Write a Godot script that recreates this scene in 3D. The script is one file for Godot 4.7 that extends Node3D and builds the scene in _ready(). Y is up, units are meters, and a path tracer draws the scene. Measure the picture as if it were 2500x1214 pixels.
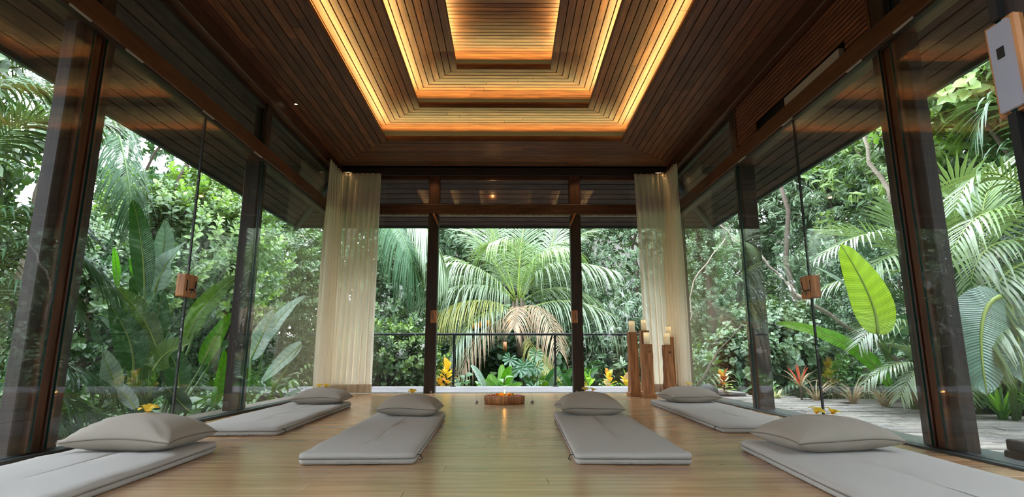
extends Node3D
# A glass-walled yoga pavilion with a stepped timber ceiling, in a rain-forest garden.
# x to the right, y up, -z away from the camera.

const XL := -2.39    # plane of the glass on the left, the right, the back and the front
const XR := 2.29
const ZB := -7.5
const ZF := -0.85
const HC := 3.106    # lowest ring of the ceiling
const EAVE := 2.47
const OVER := 0.92   # roof overhang

var rng := RandomNumberGenerator.new()
var M := {}
var grain: NoiseTexture2D
var soft_grain: NoiseTexture2D
var blotch: NoiseTexture2D
var weave: NoiseTexture2D
var veins: ImageTexture
var veins_bump: ImageTexture

func V(x: float, y: float, z: float) -> Vector3: return Vector3(x, y, z)
func rr(a: float, b: float) -> float: return rng.randf_range(a, b)

# ------------------------------------------------------------------ scene graph helpers
func thing(called: String, label: String, category: String, at := Vector3.ZERO, turn := 0.0, group := "", kind := "") -> Node3D:
	var o := Node3D.new()
	o.name = called
	add_child(o, true)
	o.position = at
	o.rotation.y = turn
	tag(o, label, category, group, kind)
	return o

func tag(o: Node, label := "", category := "", group := "", kind := "") -> void:
	if label: o.set_meta("label", label)
	if category: o.set_meta("category", category)
	if group: o.set_meta("group", group)
	if kind: o.set_meta("kind", kind)

func part(called: String, mesh: Mesh, m: Material, parent: Node, at := Vector3.ZERO, rot := Vector3.ZERO) -> MeshInstance3D:
	var o := MeshInstance3D.new()
	o.name = called
	o.mesh = mesh
	o.material_override = m
	o.position = at
	o.rotation = rot
	parent.add_child(o, true)
	return o

func setting(called: String, label: String, category := "") -> Node3D:
	return thing(called, label, category, Vector3.ZERO, 0.0, "", "structure")

# ------------------------------------------------------------------ mesh helpers
func begin(smooth := false) -> SurfaceTool:
	var st := SurfaceTool.new()
	st.begin(Mesh.PRIMITIVE_TRIANGLES)
	st.set_smooth_group(0 if smooth else -1)
	return st

func done(st: SurfaceTool) -> ArrayMesh:
	st.generate_normals()
	st.index()
	return st.commit()

func tri(st: SurfaceTool, a: Vector3, b: Vector3, c: Vector3) -> void:
	st.add_vertex(a); st.add_vertex(b); st.add_vertex(c)

func quad(st: SurfaceTool, a: Vector3, b: Vector3, c: Vector3, d: Vector3) -> void:
	tri(st, a, b, c); tri(st, a, c, d)

func slab_into(st: SurfaceTool, given: PackedVector2Array, y0: float, y1: float, bev: float) -> void:
	var p := given.duplicate()
	var area := 0.0
	for i in p.size(): area += p[i].cross(p[(i + 1) % p.size()])
	if area < 0: p.reverse()
	var n := p.size()
	var inner := PackedVector2Array()
	for i in n:
		var e0 := (p[i] - p[(i + n - 1) % n]).normalized()
		var e1 := (p[(i + 1) % n] - p[i]).normalized()
		var k := Vector2(-e0.y, e0.x) + Vector2(-e1.y, e1.x)
		inner.append(p[i] + k * (bev / maxf(0.2, 1.0 + e0.dot(e1))))
	var rings := [[inner, y0], [p, y0 + bev], [p, y1 - bev], [inner, y1]]
	for r in 3:
		var lo: PackedVector2Array = rings[r][0]
		var hi: PackedVector2Array = rings[r + 1][0]
		var ya: float = rings[r][1]
		var yb: float = rings[r + 1][1]
		for i in n:
			var j := (i + 1) % n
			quad(st, V(hi[j].x, yb, hi[j].y), V(hi[i].x, yb, hi[i].y), V(lo[i].x, ya, lo[i].y), V(lo[j].x, ya, lo[j].y))
	for i in range(1, n - 1):
		tri(st, V(inner[0].x, y1, inner[0].y), V(inner[i].x, y1, inner[i].y), V(inner[i + 1].x, y1, inner[i + 1].y))
		tri(st, V(inner[0].x, y0, inner[0].y), V(inner[i + 1].x, y0, inner[i + 1].y), V(inner[i].x, y0, inner[i].y))

func slab(p: PackedVector2Array, y0: float, y1: float, bev := 0.003) -> ArrayMesh:
	var st := begin()
	slab_into(st, p, y0, y1, bev)
	return done(st)

func rect(x0: float, x1: float, z0: float, z1: float) -> PackedVector2Array:
	return PackedVector2Array([Vector2(x0, z0), Vector2(x1, z0), Vector2(x1, z1), Vector2(x0, z1)])

func octo(x0: float, x1: float, z0: float, z1: float, c: float) -> PackedVector2Array:
	return PackedVector2Array([Vector2(x0 + c, z0), Vector2(x1 - c, z0), Vector2(x1, z0 + c), Vector2(x1, z1 - c), Vector2(x1 - c, z1), Vector2(x0 + c, z1), Vector2(x0, z1 - c), Vector2(x0, z0 + c)])

func bar(x0: float, x1: float, y0: float, y1: float, z0: float, z1: float, bev := 0.004) -> ArrayMesh:
	return slab(rect(x0, x1, z0, z1), y0, y1, bev)

func post_mesh(x0: float, x1: float, y0: float, y1: float, z0: float, z1: float, c := 0.008) -> ArrayMesh:
	return slab(octo(x0, x1, z0, z1, c), y0, y1, 0.004)

func tube_into(st: SurfaceTool, pts: Array, radii: Array, sides := 8, cap := true) -> void:
	var rings := []
	var side := Vector3.ZERO
	for i in pts.size():
		var t: Vector3 = (pts[mini(i + 1, pts.size() - 1)] - pts[maxi(i - 1, 0)]).normalized()
		if side == Vector3.ZERO:
			side = t.cross(Vector3.UP if absf(t.y) < 0.9 else Vector3.RIGHT).normalized()
		else:
			side = (side - t * side.dot(t)).normalized()
		var up := side.cross(t)
		var ring := []
		for k in sides:
			var a := TAU * k / sides
			ring.append(pts[i] + (side * cos(a) + up * sin(a)) * float(radii[i]))
		rings.append(ring)
	for i in pts.size() - 1:
		for k in sides:
			var j := (k + 1) % sides
			quad(st, rings[i][k], rings[i + 1][k], rings[i + 1][j], rings[i][j])
	if cap:
		for k in range(1, sides - 1):
			tri(st, rings[0][0], rings[0][k], rings[0][k + 1])
			var e: Array = rings[-1]
			tri(st, e[0], e[k + 1], e[k])

func tube(pts: Array, radii: Array, sides := 8) -> ArrayMesh:
	var st := begin(true)
	tube_into(st, pts, radii, sides)
	return done(st)

func rod(a: Vector3, b: Vector3, r: float, sides := 8) -> ArrayMesh:
	var st := begin()
	tube_into(st, [a, b], [r, r], sides)
	return done(st)

func lathe(profile: Array, sides := 32, smooth := true) -> ArrayMesh:   # profile of Vector2(radius, height), from the bottom outside upwards
	var st := begin(smooth)
	for i in profile.size() - 1:
		var p: Vector2 = profile[i]
		var q: Vector2 = profile[i + 1]
		for k in sides:
			var a := TAU * k / sides
			var b := TAU * (k + 1) / sides
			var pa := V(p.x * cos(a), p.y, p.x * sin(a))
			var pb := V(p.x * cos(b), p.y, p.x * sin(b))
			var qa := V(q.x * cos(a), q.y, q.x * sin(a))
			var qb := V(q.x * cos(b), q.y, q.x * sin(b))
			if q.x > 0.0: tri(st, qb, qa, pa)
			if p.x > 0.0: tri(st, qb, pa, pb)
			elif q.x > 0.0: pass
	return done(st)

func rrect(hx: float, hz: float, r: float, nc := 4, ne := 8) -> Array:
	var out := []
	r = maxf(r, 0.001)
	var cs := [Vector2(hx - r, hz - r), Vector2(-hx + r, hz - r), Vector2(-hx + r, -hz + r), Vector2(hx - r, -hz + r)]
	for c in 4:
		for i in nc + 1:
			var a := PI / 2 * (c + float(i) / nc)
			out.append(cs[c] + Vector2(cos(a), sin(a)) * r)
		var from: Vector2 = out[-1]
		var a2 := PI / 2 * (c + 1)
		var to: Vector2 = cs[(c + 1) % 4] + Vector2(cos(a2), sin(a2)) * r
		for i in range(1, ne): out.append(from.lerp(to, float(i) / ne))
	return out

func loft(rings: Array, smooth := true, cap := false) -> ArrayMesh:   # rings of Vector3, counted the same way round, from the bottom up
	var st := begin(smooth)
	for i in rings.size() - 1:
		var n: int = rings[i].size()
		for k in n:
			var j := (k + 1) % n
			quad(st, rings[i + 1][j], rings[i + 1][k], rings[i][k], rings[i][j])
	if cap:
		var e: Array = rings[-1]
		var mid := Vector3.ZERO
		for p in e: mid += p / e.size()
		for k in e.size(): tri(st, mid, e[k], e[(k + 1) % e.size()])
	return done(st)

func bez(a: Vector3, b: Vector3, c: Vector3, t: float) -> Vector3:   # through b half way
	var m := b * 2.0 - (a + c) * 0.5
	return a.lerp(m, t).lerp(m.lerp(c, t), t)

# ------------------------------------------------------------------ materials
func noise_tex(freq: float, lo: Color, hi: Color, octaves := 4, w := 512, sd := 1) -> NoiseTexture2D:
	var n := FastNoiseLite.new()
	n.seed = sd
	n.noise_type = FastNoiseLite.TYPE_SIMPLEX_SMOOTH
	n.frequency = freq
	n.fractal_octaves = octaves
	var t := NoiseTexture2D.new()
	t.width = w; t.height = w
	t.seamless = true
	t.noise = n
	var g := Gradient.new()
	g.set_color(0, lo); g.set_color(1, hi)
	t.color_ramp = g
	return t

func mat(called: String, c: Color, rough := 0.6, metal := 0.0) -> StandardMaterial3D:
	var m := StandardMaterial3D.new()
	m.resource_name = called
	m.albedo_color = c
	m.roughness = rough
	m.metallic = metal
	M[called] = m
	return m

func wood(called: String, c: Color, axis: int, rough := 0.45, tile := 2.2) -> StandardMaterial3D:
	var m := mat(called, c, rough)
	m.albedo_texture = grain
	m.uv1_triplanar = true
	m.uv1_world_triplanar = true
	m.uv1_triplanar_sharpness = 8.0
	var s := Vector3(tile, tile, tile) * 2.0
	s[axis] = 0.16 * tile
	m.uv1_scale = s
	m.heightmap_enabled = true
	m.heightmap_texture = grain
	m.heightmap_scale = 0.06
	return m

func foliage(called: String, rough := 0.42, back := Color(0.55, 0.62, 0.2)) -> StandardMaterial3D:   # tinted by the colour of each copy
	var m := mat(called, Color.WHITE, rough)
	m.vertex_color_use_as_albedo = true
	m.backlight_enabled = true
	m.backlight = back
	return m

func leafmat(called: String, c: Color, rough := 0.4, back := Color(0.5, 0.6, 0.15)) -> StandardMaterial3D:
	var m := mat(called, c, rough)
	m.backlight_enabled = true
	m.backlight = back
	return m

func blade(called: String, c: Color, rough := 0.36, back := Color(0.5, 0.6, 0.2)) -> StandardMaterial3D:   # large leaf with cross veins
	var m := leafmat(called, c, rough, back)
	m.albedo_texture = veins
	m.heightmap_enabled = true
	m.heightmap_texture = veins_bump
	m.heightmap_scale = 0.35
	return m

func make_materials() -> void:
	grain = noise_tex(0.012, Color(0.55, 0.52, 0.5), Color(1, 1, 1), 5, 512, 3)
	soft_grain = noise_tex(0.012, Color(0.80, 0.77, 0.74), Color(1, 1, 1), 5, 512, 4)
	blotch = noise_tex(0.02, Color(0.72, 0.72, 0.72), Color(1, 1, 1), 4, 256, 8)
	weave = noise_tex(0.25, Color(0.86, 0.86, 0.86), Color(1, 1, 1), 2, 512, 5)
	var im := Image.create_empty(64, 512, false, Image.FORMAT_RGB8)
	var ib := Image.create_empty(64, 512, false, Image.FORMAT_RGB8)
	for y in 512:
		for x in 64:
			var u := absf(x / 63.0 - 0.5) * 2.0
			var f := y / 512.0 * 46.0 - u * 3.0
			var w := 0.5 + 0.5 * cos(TAU * f)
			var slow := 0.5 + 0.5 * sin(TAU * f * 0.217)
			var k := 0.86 + 0.1 * w * slow + 0.04 * slow
			im.set_pixel(x, y, Color(k, k, k * 0.97))
			ib.set_pixel(x, y, Color(w, w, w))
	veins = ImageTexture.create_from_image(im)
	veins_bump = ImageTexture.create_from_image(ib)
	for a in 3:
		var ax: String = ["x", "y", "z"][a]
		for k in 5:
			var c: Color = [Color(0.50, 0.30, 0.195), Color(0.44, 0.255, 0.165), Color(0.55, 0.335, 0.215), Color(0.46, 0.28, 0.19), Color(0.61, 0.38, 0.23)][k]
			wood("ceiling_%s%d" % [ax, k], c, a, 0.5)
		for k in 3:
			wood("soffit_%s%d" % [ax, k], [Color(0.36, 0.27, 0.22), Color(0.32, 0.24, 0.20), Color(0.40, 0.30, 0.24)][k], a, 0.6)
		wood("frame_" + ax, Color(0.41, 0.25, 0.165), a, 0.45)
		wood("post_" + ax, Color(0.24, 0.175, 0.14), a, 0.62)  # dark brown, with the shade of trees on the posts put into it
		wood("slat_" + ax, Color(0.60, 0.36, 0.24), a, 0.5)
		wood("stand_" + ax, Color(0.82, 0.56, 0.34), a, 0.5)
	for k in 5:
		var f := wood("floor_%d" % k, [Color(0.79, 0.625, 0.455), Color(0.75, 0.58, 0.42), Color(0.82, 0.655, 0.485), Color(0.77, 0.60, 0.43), Color(0.80, 0.63, 0.45)][k], 0, 0.26, 1.4)
		f.albedo_texture = soft_grain
		f.heightmap_scale = 0.02
		f.clearcoat_enabled = true
		f.clearcoat = 0.35
		f.clearcoat_roughness = 0.18
	for k in 3:
		wood("deck_%d" % k, [Color(0.58, 0.57, 0.585), Color(0.53, 0.525, 0.54), Color(0.62, 0.61, 0.62)][k], 0, 0.6, 1.6)
	wood("pale_sill", Color(0.66, 0.62, 0.56), 2, 0.5)
	for k in 4:
		var s := mat("stone_%d" % k, [Color(0.62, 0.60, 0.56), Color(0.55, 0.53, 0.50), Color(0.67, 0.65, 0.61), Color(0.58, 0.57, 0.55)][k], 0.8)
		s.albedo_texture = blotch
		s.uv1_triplanar = true; s.uv1_world_triplanar = true
		s.uv1_scale = Vector3(3, 3, 3)
		s.heightmap_enabled = true; s.heightmap_texture = blotch; s.heightmap_scale = 0.4
	mat("void", Color(0.06, 0.05, 0.045), 0.9)
	mat("backing", Color(0.09, 0.06, 0.045), 0.9)
	mat("dark_metal", Color(0.09, 0.10, 0.11), 0.45, 0.6)
	mat("rail_paint", Color(0.10, 0.11, 0.12), 0.5)
	mat("seal", Color(0.03, 0.03, 0.035), 0.5)
	mat("steel", Color(0.62, 0.62, 0.62), 0.3, 1.0)
	mat("brushed", Color(0.62, 0.62, 0.66), 0.35, 0.25)
	mat("black_metal", Color(0.03, 0.03, 0.03), 0.4, 0.5)
	mat("track", Color(0.33, 0.36, 0.37), 0.35, 0.6)
	mat("fascia", Color(0.20, 0.255, 0.25), 0.6)
	mat("roof_tile", Color(0.30, 0.27, 0.24), 0.9)
	mat("aircon", Color(0.66, 0.64, 0.61), 0.6)
	var g := mat("glass", Color(0.5, 0.6, 0.58, 0.015), 0.0)
	g.transparency = BaseMaterial3D.TRANSPARENCY_ALPHA
	g.metallic_specular = 0.42
	mat("glass_edge", Color(0.03, 0.19, 0.175), 0.2)
	for k in [["canvas", Color(0.73, 0.71, 0.685)], ["linen", Color(0.66, 0.62, 0.57)], ["piping", Color(0.50, 0.465, 0.425)], ["canvas_side", Color(0.60, 0.58, 0.55)]]:
		var c := mat(k[0], k[1], 0.9)
		c.albedo_texture = weave
		c.uv1_triplanar = true; c.uv1_scale = Vector3(6, 6, 6)
		c.heightmap_enabled = true; c.heightmap_texture = weave; c.heightmap_scale = 0.05
		c.rim_enabled = true; c.rim = 0.25; c.rim_tint = 0.5
	var sheer := mat("sheer", Color(0.96, 0.91, 0.83, 0.72), 0.9)
	sheer.transparency = BaseMaterial3D.TRANSPARENCY_ALPHA
	sheer.backlight_enabled = true
	sheer.backlight = Color(1.2, 1.16, 1.08)
	var hem := mat("hem", Color(0.80, 0.74, 0.65), 0.9)
	hem.backlight_enabled = true
	hem.backlight = Color(0.45, 0.42, 0.38)
	var wax := mat("wax", Color(0.95, 0.93, 0.87), 0.45)
	wax.backlight_enabled = true
	wax.backlight = Color(1.0, 0.98, 0.92)
	for k in [["flame", Color(1.0, 0.78, 0.42), 6.0], ["led_glow", Color(1.0, 0.80, 0.45), 1.5], ["lamp_glow", Color(1.0, 0.86, 0.66), 5.0]]:
		var e := mat(k[0], k[1], 0.6)
		e.emission_enabled = true
		e.emission = k[1]
		e.emission_energy_multiplier = k[2]
	leafmat("petal_yellow", Color(0.97, 0.82, 0.24), 0.6, Color(0.8, 0.72, 0.3))
	leafmat("petal_cream", Color(0.97, 0.90, 0.55), 0.6, Color(0.8, 0.7, 0.3))
	leafmat("petal_orange", Color(0.98, 0.60, 0.05), 0.6, Color(0.8, 0.5, 0.1))
	leafmat("petal_pink", Color(0.88, 0.28, 0.36), 0.6, Color(0.7, 0.3, 0.3))
	leafmat("petal_purple", Color(0.42, 0.16, 0.42), 0.6, Color(0.5, 0.2, 0.5))
	foliage("leaves")
	foliage("glossy_leaves", 0.3)
	foliage("bright_leaves", 0.45, Color(0.75, 0.85, 0.35))
	blade("blade_0", Color(0.22, 0.42, 0.18))
	blade("blade_1", Color(0.40, 0.52, 0.22), 0.36, Color(0.8, 0.9, 0.25))
	blade("blade_2", Color(0.70, 0.80, 0.74), 0.3, Color(0.4, 0.5, 0.4))  # pale blue-green puts the sky sheen on these leaves into the colour
	blade("blade_3", Color(0.46, 0.68, 0.22), 0.36, Color(0.8, 1.0, 0.3))
	blade("blade_4", Color(0.68, 0.81, 0.28), 0.4, Color(0.9, 0.95, 0.5))  # lime tone paints in the backlit glow of one leaf
	blade("blade_5", Color(0.46, 0.58, 0.51), 0.32, Color(0.4, 0.5, 0.4))  # darker cut of the pale sky-sheen colour, for the huge hanging leaf
	leafmat("rib", Color(0.55, 0.62, 0.30), 0.5)
	leafmat("stalk", Color(0.27, 0.38, 0.17), 0.5)
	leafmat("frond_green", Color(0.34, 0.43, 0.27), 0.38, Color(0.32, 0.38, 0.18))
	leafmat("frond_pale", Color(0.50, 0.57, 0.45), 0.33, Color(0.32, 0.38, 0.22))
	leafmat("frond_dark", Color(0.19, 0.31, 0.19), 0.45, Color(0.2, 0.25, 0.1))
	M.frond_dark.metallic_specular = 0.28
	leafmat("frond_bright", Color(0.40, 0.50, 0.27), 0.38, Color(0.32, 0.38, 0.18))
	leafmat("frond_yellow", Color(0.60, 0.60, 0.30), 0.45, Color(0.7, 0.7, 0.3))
	leafmat("frond_dead", Color(0.62, 0.53, 0.42), 0.7, Color(0.5, 0.4, 0.3))
	leafmat("croton_yellow", Color(0.84, 0.68, 0.12), 0.4, Color(0.8, 0.7, 0.2))
	leafmat("croton_gold", Color(0.80, 0.52, 0.12), 0.4, Color(0.8, 0.6, 0.2))
	leafmat("croton_green", Color(0.40, 0.58, 0.14), 0.4, Color(0.7, 0.9, 0.3))
	leafmat("croton_pink", Color(0.78, 0.62, 0.50), 0.4, Color(0.6, 0.5, 0.4))
	leafmat("croton_cream", Color(0.80, 0.80, 0.62), 0.4, Color(0.6, 0.6, 0.4))
	leafmat("croton_rust", Color(0.48, 0.22, 0.08), 0.4, Color(0.6, 0.3, 0.1))
	leafmat("cordyline_red", Color(0.50, 0.26, 0.17), 0.4, Color(0.8, 0.3, 0.2))
	leafmat("dry_blade", Color(0.62, 0.55, 0.42), 0.8, Color(0.4, 0.35, 0.25))
	leafmat("strap_green", Color(0.20, 0.36, 0.14), 0.4, Color(0.5, 0.7, 0.2))
	leafmat("monstera_green", Color(0.14, 0.32, 0.17), 0.3, Color(0.3, 0.45, 0.15))
	for k in [["bark", Color(0.36, 0.31, 0.26)], ["pale_bark", Color(0.60, 0.55, 0.48)], ["palm_bark", Color(0.45, 0.40, 0.33)]]:
		var b := mat(k[0], k[1], 0.9)
		b.albedo_texture = blotch
		b.uv1_triplanar = true; b.uv1_scale = Vector3(2, 6, 2)
		b.heightmap_enabled = true; b.heightmap_texture = blotch; b.heightmap_scale = 1.5
	var soil := mat("soil", Color(0.23, 0.22, 0.16), 0.95)
	soil.albedo_texture = blotch
	soil.uv1_triplanar = true; soil.uv1_world_triplanar = true; soil.uv1_scale = Vector3(0.6, 0.6, 0.6)
	mat("boulder", Color(0.20, 0.22, 0.23), 0.8)
	mat("coconut", Color(0.85, 0.58, 0.18), 0.6)

# ------------------------------------------------------------------ light, camera
func _ready() -> void:
	rng.seed = 77
	var cam := Camera3D.new()
	cam.name = "camera"
	cam.fov = rad_to_deg(2.0 * atan(607.0 / 1347.0))
	cam.position = V(0, 0.5, 0)
	cam.rotation_degrees = V(10.88, -0.418, 0)
	cam.near = 0.05
	cam.far = 200
	add_child(cam)
	cam.current = true
	var sky := ProceduralSkyMaterial.new()
	sky.sky_top_color = Color(0.90, 0.95, 1.0)
	sky.sky_horizon_color = Color(0.97, 0.985, 1.0)
	sky.ground_horizon_color = Color(0.5, 0.52, 0.5)
	sky.ground_bottom_color = Color(0.3, 0.32, 0.3)
	sky.sky_energy_multiplier = 2.9
	var env := Environment.new()
	env.background_mode = Environment.BG_SKY
	env.sky = Sky.new()
	env.sky.sky_material = sky
	env.tonemap_mode = Environment.TONE_MAPPER_LINEAR
	env.tonemap_exposure = 1.14
	env.sdfgi_enabled = true
	env.ssao_enabled = true
	env.ssil_enabled = true
	var we := WorldEnvironment.new()
	we.name = "world"
	we.environment = env
	add_child(we)
	var sun := DirectionalLight3D.new()
	sun.name = "sun"
	sun.light_energy = 0.4
	sun.light_color = Color(1.0, 0.97, 0.9)
	sun.light_angular_distance = 12.0
	sun.shadow_enabled = true
	sun.sky_mode = DirectionalLight3D.SKY_MODE_LIGHT_ONLY
	sun.rotation_degrees = V(-58, 150, 0)
	add_child(sun)
	make_materials()
	build_setting()
	build_ceiling()
	build_walls()
	build_outside_floor()
	build_furnishings()
	build_garden()

# ------------------------------------------------------------------ floor, ceiling, roof
func build_setting() -> void:
	var f := setting("floor", "polished honey-coloured timber floor of the pavilion", "floor")
	part("floor_base", bar(XL - 0.3, XR + 0.3, -0.5, -0.022, ZB - 0.1, ZF + 0.1), M.backing, f)
	var z := ZB + 0.02
	var row := 0
	while z < ZF:
		var z1 := minf(z + 0.1205, ZF + 0.02)
		var cuts := [XL + 0.1, rr(-1.2, -0.5), rr(0.4, 1.4), XR - 0.05] if row % 2 else [XL + 0.1, rr(-0.4, 0.6), XR - 0.05]
		for k in cuts.size() - 1:
			part("plank", bar(cuts[k] + 0.0005, cuts[k + 1] - 0.0005, -0.022, rr(-0.0006, 0.0004), z + 0.0006, z1 - 0.0006, 0.0012), M["floor_%d" % rng.randi_range(0, 4)], f)
		z = z1
		row += 1

func ring_planks(parent: Node, y: float, out_l: float, out_r: float, out_b: float, out_f: float, w: float, n: int, thick := 0.018) -> void:
	# n mitred boards on each side of a rectangular ring; w is the ring's width
	var s := w / n
	for k in n:
		var a := k * s + 0.004
		var b := (k + 1) * s - 0.004
		var sides := [
			["z", PackedVector2Array([Vector2(out_l + a, out_b + a), Vector2(out_l + b, out_b + b), Vector2(out_l + b, out_f - b), Vector2(out_l + a, out_f - a)])],
			["z", PackedVector2Array([Vector2(out_r - a, out_b + a), Vector2(out_r - b, out_b + b), Vector2(out_r - b, out_f - b), Vector2(out_r - a, out_f - a)])],
			["x", PackedVector2Array([Vector2(out_l + a, out_b + a), Vector2(out_r - a, out_b + a), Vector2(out_r - b, out_b + b), Vector2(out_l + b, out_b + b)])],
			["x", PackedVector2Array([Vector2(out_l + a, out_f - a), Vector2(out_r - a, out_f - a), Vector2(out_r - b, out_f - b), Vector2(out_l + b, out_f - b)])]]
		for i in 4:
			var p: PackedVector2Array = sides[i][1]
			var ax: String = sides[i][0]
			# each row is two boards butted at a place of its own
			var c := rr(0.3, 0.7)
			var q := p.duplicate()
			var r := p.duplicate()
			if ax == "z":
				var zc := lerpf(out_b, out_f, c)
				q[2].y = zc - 0.001; q[3].y = zc - 0.001
				r[0].y = zc + 0.001; r[1].y = zc + 0.001
			else:
				var xc := lerpf(out_l, out_r, c)
				q[1].x = xc - 0.001; q[2].x = xc - 0.001
				r[0].x = xc + 0.001; r[3].x = xc + 0.001
			for board in [q, r]:
				part("plank", slab(board, y - rr(0, 0.0015), y + thick, 0.002), M["ceiling_%s%d" % [ax, rng.randi_range(0, 3) if rng.randf() < 0.9 else 4]], parent)

func frame_mesh(l: float, r: float, b: float, f: float, w: float, y0: float, y1: float, bev := 0.003) -> ArrayMesh:   # a rectangular ring, w wide inwards
	var st := begin()
	slab_into(st, PackedVector2Array([Vector2(l, b), Vector2(r, b), Vector2(r - w, b + w), Vector2(l + w, b + w)]), y0, y1, bev)
	slab_into(st, PackedVector2Array([Vector2(l, f), Vector2(r, f), Vector2(r - w, f - w), Vector2(l + w, f - w)]), y0, y1, bev)
	slab_into(st, PackedVector2Array([Vector2(l, b), Vector2(l + w, b + w), Vector2(l + w, f - w), Vector2(l, f)]), y0, y1, bev)
	slab_into(st, PackedVector2Array([Vector2(r, b), Vector2(r - w, b + w), Vector2(r - w, f - w), Vector2(r, f)]), y0, y1, bev)
	return done(st)

func build_ceiling() -> void:
	var c := setting("ceiling", "stepped timber plank ceiling with three glowing cove recesses", "ceiling")
	# lowest ring, then two more above it, each showing inside the opening of the one below
	var ol := -1.51
	var orr := 1.41
	var ob := -6.485
	var of := -1.87
	var w1 := 0.92
	ring_planks(c, HC, ol - w1, orr + w1, ob - w1, of + w1, w1, 11)
	part("backing", frame_mesh(ol - 1.05, orr + 1.05, ob - 1.05, of + 1.05, 1.03, HC + 0.02, HC + 0.045), M.backing, c)
	var ring := [[ol, orr, ob, of, HC]]
	for k in 2:
		var p: Array = ring[-1]
		ring.append([p[0] + 0.475, p[1] - 0.475, p[2] + 0.475, p[3] - 0.475, p[4] + 0.225])
	for k in 3:
		var p: Array = ring[k]
		# fascia and upstand of this opening
		part("fascia_board", frame_mesh(p[0] - 0.02, p[1] + 0.02, p[2] - 0.02, p[3] + 0.02, 0.022, p[4] - 0.004, p[4] + 0.04), M["ceiling_x1"], c)
		part("upstand", frame_mesh(p[0] - 0.04, p[1] + 0.04, p[2] - 0.04, p[3] + 0.04, 0.018, p[4] + 0.018, p[4] + 0.078), M["ceiling_x4"], c)
		# the cove: a tray behind the upstand with the strip in it, and a side closing it
		part("cove_tray", frame_mesh(p[0] - 0.24, p[1] + 0.24, p[2] - 0.24, p[3] + 0.24, 0.21, p[4] + 0.02, p[4] + 0.032), M.backing, c)
		part("cove_side", frame_mesh(p[0] - 0.26, p[1] + 0.26, p[2] - 0.26, p[3] + 0.26, 0.02, p[4] + 0.02, p[4] + 0.27), M.backing, c)
		var up := 0.225
		if k < 2:
			ring_planks(c, p[4] + up, p[0] - 0.235, p[1] + 0.235, p[2] - 0.235, p[3] + 0.235, 0.71, 10)
			part("backing", frame_mesh(p[0] - 0.26, p[1] + 0.26, p[2] - 0.26, p[3] + 0.26, 0.735, p[4] + up + 0.02, p[4] + up + 0.045), M.backing, c)
		else:
			var n := 52
			var z0: float = p[2] - 0.2
			var z1: float = p[3] + 0.2
			for i in n:
				var za := lerpf(z0, z1, float(i) / n) + 0.004
				var zb := lerpf(z0, z1, float(i + 1) / n) - 0.004
				part("plank", bar(p[0] - 0.22, p[1] + 0.22, p[4] + up, p[4] + up + 0.018, za, zb, 0.002), M["ceiling_x%d" % rng.randi_range(0, 3)], c)
			part("backing", bar(p[0] - 0.26, p[1] + 0.26, p[4] + up + 0.02, p[4] + up + 0.045, p[2] - 0.26, p[3] + 0.26), M.backing, c)
		# strips of LED behind the upstand, and the light they give
		var runs := [[V(p[0] - 0.075, 0, (p[2] + p[3]) / 2), 0.0, p[3] - p[2] + 0.12], [V(p[1] + 0.075, 0, (p[2] + p[3]) / 2), 0.0, p[3] - p[2] + 0.12],
			[V((p[0] + p[1]) / 2, 0, p[2] - 0.075), PI / 2, p[1] - p[0] + 0.12], [V((p[0] + p[1]) / 2, 0, p[3] + 0.075), PI / 2, p[1] - p[0] + 0.12]]
		for s in runs:
			var at: Vector3 = s[0]
			var length: float = s[2]
			at.y = p[4] + 0.058
			part("led_strip", bar(-0.008, 0.008, -0.006, 0.003, -length / 2, length / 2, 0.001), M.led_glow, c, at, V(0, s[1], 0))
			var a := AreaLight3D.new()
			a.name = "cove_light"
			a.area_size = Vector2(0.016, length)
			a.light_color = Color(1.0, 0.89, 0.55)
			a.light_energy = 0.75 * length
			a.area_range = 12.0
			a.shadow_enabled = true
			a.position = at + V(0, 0.012, 0)
			# shines up: -z of the light points to +y
			a.basis = Basis(V(1, 0, 0), V(0, 0, 1), V(0, -1, 0)) if s[1] == 0.0 else Basis(V(0, 0, -1), V(1, 0, 0), V(0, -1, 0))
			c.add_child(a, true)
	build_downlights()
	build_roof()

func build_downlights() -> void:
	var where := [
		[-2.25, -7.34, "small recessed downlight in the back left corner of the ceiling"], [-1.06, -7.34, "small recessed downlight above the left rear post"],
		[0.957, -7.34, "small recessed downlight above the right rear post"], [2.125, -7.34, "small recessed downlight in the back right corner of the ceiling"],
		[-2.25, -5.47, "small recessed downlight on the left edge of the ceiling, over the left clerestory"], [2.13, -5.47, "small recessed downlight on the right edge of the ceiling, beside the slatted panel"]]
	for d in where:
		var t := thing("downlight", d[2], "downlight", V(d[0], HC, d[1]), 0.0, "ceiling downlights")
		part("trim_ring", lathe([Vector2(0.017, -0.002), Vector2(0.023, -0.003), Vector2(0.026, 0.001), Vector2(0.026, 0.006), Vector2(0.016, 0.006), Vector2(0.017, -0.002)], 20), M.dark_metal, t)
		part("lamp", lathe([Vector2(0.0, -0.0005), Vector2(0.016, -0.0005), Vector2(0.016, 0.004), Vector2(0.0, 0.004)], 16), M.lamp_glow, t)
		var s := SpotLight3D.new()
		s.name = "downlight_beam"
		s.light_color = Color(1.0, 0.82, 0.6)
		s.light_energy = 0.12
		s.light_size = 0.016
		s.spot_angle = 36
		s.spot_angle_attenuation = 0.6
		s.spot_range = 12
		s.spot_attenuation = 2
		s.shadow_enabled = true
		s.rotation_degrees = V(-90, 0, 0)
		s.position = V(0, -0.01, 0)
		t.add_child(s)

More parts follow.
